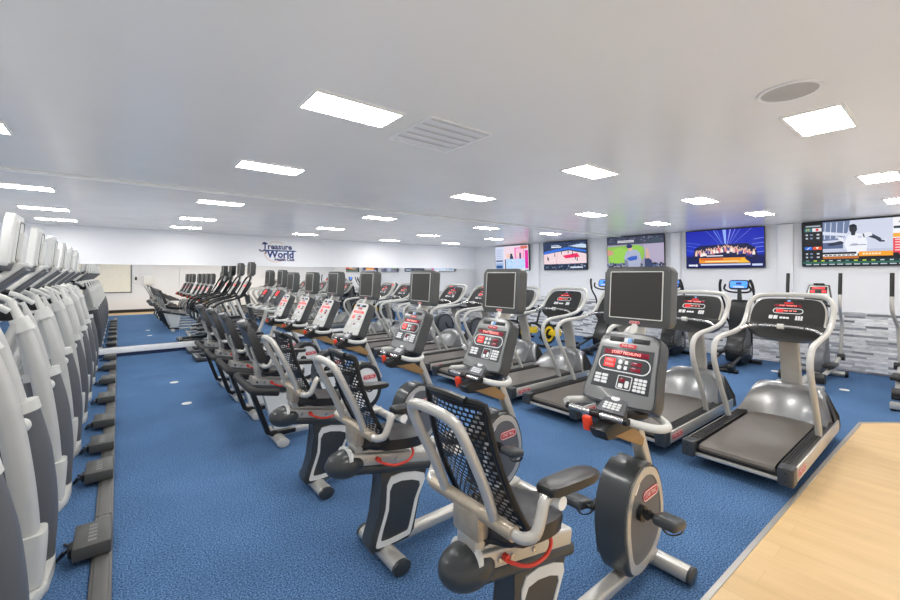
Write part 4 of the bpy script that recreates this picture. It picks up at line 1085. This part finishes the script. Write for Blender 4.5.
def p_news(p, r):
    p.rect(0, 0, 1, 1, (18, 20, 26))
    # sidebar
    for y in (.80, .38):
        pass
    p.rect(.03, .90, .165, .93, (170, 180, 190)); p.rect(.02, .79, .085, .87, (40, 120, 130)); p.rect(.09, .79, .175, .87, (226, 226, 232)); p.text('M', .07, .05, .83, (240, 220, 40)); p.ell(.135, .83, .015, .032, (220, 60, 70))
    for y in (.70, .62, .26, .18): p.rect(.03, y, .05, y + .035, (190, 200, 210)); p.rect(.07, y, .095, y + .035, (120, 140, 170)); p.rect(.13, y, .155, y + .035, (200, 206, 216))
    p.rect(.02, .37, .09, .44, (40, 110, 220)); p.rect(.095, .37, .175, .44, (226, 84, 40)); p.line(.04, .38, .07, .43, .01, (230, 240, 250)); p.poly([(.12, .43), (.15, .43), (.135, .38)], (250, 240, 230))
    # picture: pitcher in a pale shirt, black and white
    p.rect(.185, .26, .755, .99, (206, 212, 230)); p.poly([(.185, .99), (.42, .99), (.40, .74), (.36, .58), (.185, .56)], (110, 126, 160))
    for x in (.2, .25, .3, .36): p.line(x, .6, x + .01, .97, .008, (206, 214, 232))
    p.poly([(.185, .78), (.42, .70), (.42, .64), (.185, .70)], (216, 222, 238)); p.rect(.185, .38, .36, .52, (86, 102, 140)); p.rect(.185, .26, .755, .36, (190, 198, 220))
    p.poly([(.40, .26), (.37, .48), (.40, .66), (.46, .70), (.53, .68), (.56, .5), (.55, .26)], (236, 238, 246)); p.ell(.455, .46, .03, .03, (190, 196, 214)); p.ell(.5, .62, .02, .03, (206, 210, 226))
    p.poly([(.52, .68), (.58, .70), (.66, .58), (.68, .50), (.655, .49), (.62, .56), (.56, .62), (.53, .60)], (54, 60, 78)); p.poly([(.53, .70), (.59, .715), (.60, .64), (.54, .60)], (228, 230, 240)); p.ell(.69, .52, .022, .035, (220, 224, 236)); p.ell(.68, .51, .016, .02, (70, 76, 92))
    p.poly([(.36, .48), (.25, .44), (.22, .48), (.28, .52), (.37, .56)], (44, 50, 68)); p.poly([(.36, .62), (.30, .66), (.33, .56), (.38, .5)], (226, 230, 240))
    p.ell(.445, .80, .033, .085, (46, 48, 60)); p.poly([(.425, .74), (.43, .66), (.46, .66), (.465, .74)], (50, 52, 64)); p.poly([(.41, .84), (.415, .89), (.45, .91), (.475, .87), (.475, .83)], (34, 36, 48)); p.rect(.415, .44, .55, .455, (120, 128, 150))
    p.rect(.185, .21, .48, .30, (238, 238, 240)); p.rect(.185, .255, .47, .30, (24, 26, 36)); p.rect(.185, .155, .49, .205, (190, 110, 50)); p.rect(.49, .2, .755, .30, (244, 160, 40))
    for i in range(7): p.rect(.20 + i * .038, .222, .228 + i * .038, .242, (40, 44, 60))
    for i in range(6): p.rect(.52 + i * .025, .23, .538 + i * .025, .27, (252, 226, 190))
    # right column and ticker
    p.rect(.755, .26, 1, .99, (240, 240, 244)); p.text('ACTION', .085, .89, .90, (40, 60, 90)); p.rect(.76, .76, 1, .81, (30, 60, 76)); p.rect(.755, .58, 1, .66, (240, 170, 60)); p.rect(.755, .22, 1, .56, (232, 70, 84)); p.rect(.755, .22, .80, .26, (24, 24, 34))
    for i in range(5): p.rect(.77, .30 + i * .055, .95, .32 + i * .055, (250, 220, 220))
    p.rect(.85, .3, .93, .44, (240, 20, 30))
    p.rect(0, .0, 1, .15, (22, 38, 46)); p.rect(0, .055, 1, .085, (40, 110, 90))
    for i in range(14): p.rect(.03 + i * .07, .1, .06 + i * .07, .125, r.choice([(190, 206, 210), (110, 150, 150), (200, 220, 80)])); p.rect(.03 + i * .07, .02, .08 + i * .07, .042, (196, 206, 214))

wall_tv(9.50, 11.15, 2.06, 2.97, 'wall television showing a pink and pale blue studio set, by the mirror corner', p_studio)
wall_tv(7.22, 8.87, 2.06, 2.98, 'wall television showing a basketball court with a pink painted key', p_basket)
wall_tv(4.92, 6.55, 2.06, 2.985, 'wall television showing a baseball player from behind on green grass', p_pitch)
wall_tv(2.77, 4.40, 2.06, 2.985, 'wall television showing dancers under deep blue stage beams', p_dance)
wall_tv(.40, 2.14, 2.07, 2.99, 'wall television showing a grey sports picture between score columns', p_news)

# ------------------------------------------------------------------ rear wall pieces seen in the mirror
RW = Matrix(((-1, 0, 0, 0), (0, 0, 1, 0), (0, 1, 0, 0), (0, 0, 0, 1)))
t = thing('wall_board', 'large cream board in a dark frame, seen in the mirror', 'board', (-1.05, YR + .003, 1.75))
b = MB('cream').at(RW).prism(rrect(3.1, 1.42, .01, 1), 0, .02); b.build('board_face', t)
b = MB('rail').at(RW).ring(rrect(3.16, 1.48, .01, 1), rrect(3.08, 1.40, .01, 1), 0, .03); b.build('board_frame', t)
t = thing('towel_dispenser', 'white paper towel dispenser on the rear wall, seen in the mirror', 'dispenser', (1.22, YR + .003, 1.64))
MB('white').at(RW).prism(rrect(.46, .44, .05, 4), 0, .22, .02).build('case', t); MB('slate').at(RW).box((0, -.21, .12), (.34, .03, .14), .005).build('paper_slot', t)
t = thing('soap_dispenser', 'small black and white soap dispenser beside the paper towel dispenser', 'dispenser', (.70, YR + .003, 1.68))
MB('white').at(RW).prism(rrect(.16, .34, .03, 3), 0, .08, .01).build('case', t); MB('black').at(RW).prism(rrect(.09, .17, .02, 3, 0, .04), .07, .09, .004).build('window', t)

# ------------------------------------------------------------------ floor rail with power boxes along the trainers
b = MB('rail').at(Matrix.Translation((-.085, 0, 0)))
b.box((0, 6.98, .014), (.11, 10.7, .026), .006); b.box((0, 6.98, .03), (.075, 10.7, .014), .005)
for y in (2.05, 2.62, 4.2, 5.55, 7.5, 8.8): b.box((0, y, .033), (.085, .02, .014), .003)
tag(b.build('cable_rail'), 'long grey cable rail on the carpet beside the motion trainers', 'cable rail')
boxes = [3.76, 5.05, 5.85, 6.75, 8.0, 9.35, 10.7, 11.9]
p0 = None
for i, y in enumerate(boxes):
    lab = 'dark power box on the floor cable rail, ' + ORD[i] + ' from the wooden floor'
    if p0 is None:
        p0 = thing('power_box', lab, 'power box', (-.135, y, .04), 'power boxes on the cable rail')
        MB('boxgrey').box((0, 0, .045), (.20, .34, .09), .012).build('case', p0)
        b = MB('boxpale').at(Matrix.Translation((0, 0, .0905)) @ Matrix.Rotation(PI / 2, 4, 'Z'))
        for k in range(5): b.box((-.10 + k * .05, .0, .0), (.03, .045, .001))
        b.build('printed_mark', p0)
        MB('black').box((-.11, -.04, .03), (.03, .11, .06), .008).build('plug', p0)
        MB('black').tube([(-.15, -.04, .03), (-.18, -.02, -.02), (-.16, .05, -.027), (-.13, .12, -.027), (-.16, .19, -.027)], .008, 6, 4).build('lead', p0)
    else: dup(p0, (-.135, y, .04), lab)

# floor sockets
f0 = None
for (x, y, lab) in ((.77, 8.75, 'round white floor plate in the aisle near the mirror'), (.79, 7.2, 'round white floor plate in the aisle beside the padded bikes'), (9.35, 1.25, 'round white floor plate in front of the stone wall at the right'), (10.1, 2.35, 'round white floor plate between the wall trainers')):
    b = MB('white').prism(circ(.065, 20), .0, .008, .003); b.use('vent').prism(circ(.04, 16), .008, .011)
    o = b.build('floor_plate'); o.location = (x, y, .0005); tag(o, lab, 'floor plate', 'floor plates')

# ------------------------------------------------------------------ machines
G = 'recumbent bikes in a row along the aisle'
by = [1.30, 2.48, 3.64, 4.95, 6.05, 7.05, 8.05]
first = make_bike('mesh', (1.40, by[0], 0), 'recumbent bike with black mesh back, closest to the wooden floor', G, dx=-.045)
second = make_bike('mesh', (1.40, by[1], 0), 'recumbent bike with black mesh back, second from the wooden floor', G)
dup(second, (1.38, by[2], 0), 'recumbent bike with black mesh back, third from the wooden floor, next to the padded ones')
pad = make_bike('padded', (1.42, by[3], 0), 'recumbent bike with padded back and black bumper bar, first behind the mesh backed bikes', G)
for i in (4, 5, 6):
    dup(pad, (1.42, by[i], 0), 'recumbent bike with padded back and black bumper bar, %s behind the mesh backed bikes' % ORD[i - 3])
G = 'treadmills facing the television wall'
ty = [1.34, 2.38, 3.44, 4.53, 5.58, 6.66, 7.74, 8.82, 9.90, 10.98]
tm = make_treadmill((4.42, ty[0], 0), 'grey treadmill beside the edge of the wooden floor', G)
for i in range(1, 10):
    dup(tm, (4.42, ty[i], 0), 'grey treadmill, %s in the row counted from the wooden floor' % ORD[i])
G = 'white motion trainers along the left side'
tr = make_trainer((-.36, 2.53, 0), 'white and grey motion trainer, first in the left row counted from the wooden floor', G)
for i in range(1, 8):
    dup(tr, (-.36, 2.45 + 1.21 * i, 0), 'white and grey motion trainer, %s in the left row counted from the wooden floor' % ORD[i])
G = 'steppers past the bikes'
st = make_stepper((2.12, 10.76, 0), 'stair stepper with black arched handrails, farther from the mirror wall', G, True)
dup(st, (2.12, 11.86, 0), 'stair stepper with black arched handrails, right against the mirror wall')
G = 'upright bikes with screens'
ub = make_upright((2.33, 9.15, 0), 'upright bike with a dark screen, right behind the padded bikes', G, True)
dup(ub, (2.30, 9.98, 0), 'upright bike with a dark screen, right before the steppers')
G = 'upright bikes in the far corner'
ub2 = make_upright((8.2, 10.55, 0), 'upright bike with red display in the corner, closer to the mirror wall', G, False)
dup(ub2, (8.2, 9.0, 0), 'upright bike with red display in the far corner, second from the mirror wall')
G = 'dark elliptical trainers along the stone wall'
el = make_elliptical((10.25, 3.0, 0), 'dark elliptical trainer with lit blue screen under the stage show television', G)
dup(el, (10.25, 4.35, 0), 'dark elliptical trainer hidden behind the second treadmill')
dup(el, (9.7, 5.75, 0), 'dark elliptical trainer under the baseball player television')
G = 'silver cross trainers along the stone wall'
cr = make_cross((10.15, 1.72, 0), 'silver cross trainer with tall black grips behind the first treadmill', G)
dup(cr, (9.85, .36, 0), 'silver cross trainer at the right edge, partly out of view')
G = 'yellow wheeled indoor cycles'
cy = make_cycle((9.2, 6.85, 0), 'black indoor cycle with yellow flywheel beneath the basketball television', G, PI)
dup(cy, (9.2, 7.65, 0), 'black indoor cycle with yellow flywheel, second from the baseball television')
dup(cy, (9.2, 8.4, 0), 'black indoor cycle with yellow flywheel, third from the baseball television')

# ------------------------------------------------------------------ camera, light, look
cam = bpy.data.cameras.new('camera'); co = bpy.data.objects.new('camera', cam); COL.objects.link(co)
co.location = (0, 0, 1.9); co.rotation_euler = (PI / 2, 0, -math.radians(38.74))
cam.sensor_width = 36; cam.lens = 413.5 / 900 * 36; cam.shift_y = -25 / 900; cam.clip_start = .05
SC.camera = co
w = bpy.data.worlds.new('world'); SC.world = w; w.use_nodes = True
w.node_tree.nodes['Background'].inputs[0].default_value = (1, .95, .89, 1); w.node_tree.nodes['Background'].inputs[1].default_value = .5
SC.view_settings.view_transform = 'Standard'
SC.view_settings.look = 'None'
SC.view_settings.exposure = 0.0
SC.view_settings.gamma = 1.0
SC.cycles.use_fast_gi = True; SC.cycles.fast_gi_method = 'ADD'
w.light_settings.ao_factor = 0.29; w.light_settings.distance = 1.5
SC.cycles.use_denoising = True
SC.cycles.max_bounces = 10; SC.cycles.diffuse_bounces = 6; SC.cycles.glossy_bounces = 5
SC.cycles.sample_clamp_indirect = 6
SC.cycles.caustics_reflective = False; SC.cycles.caustics_refractive = False
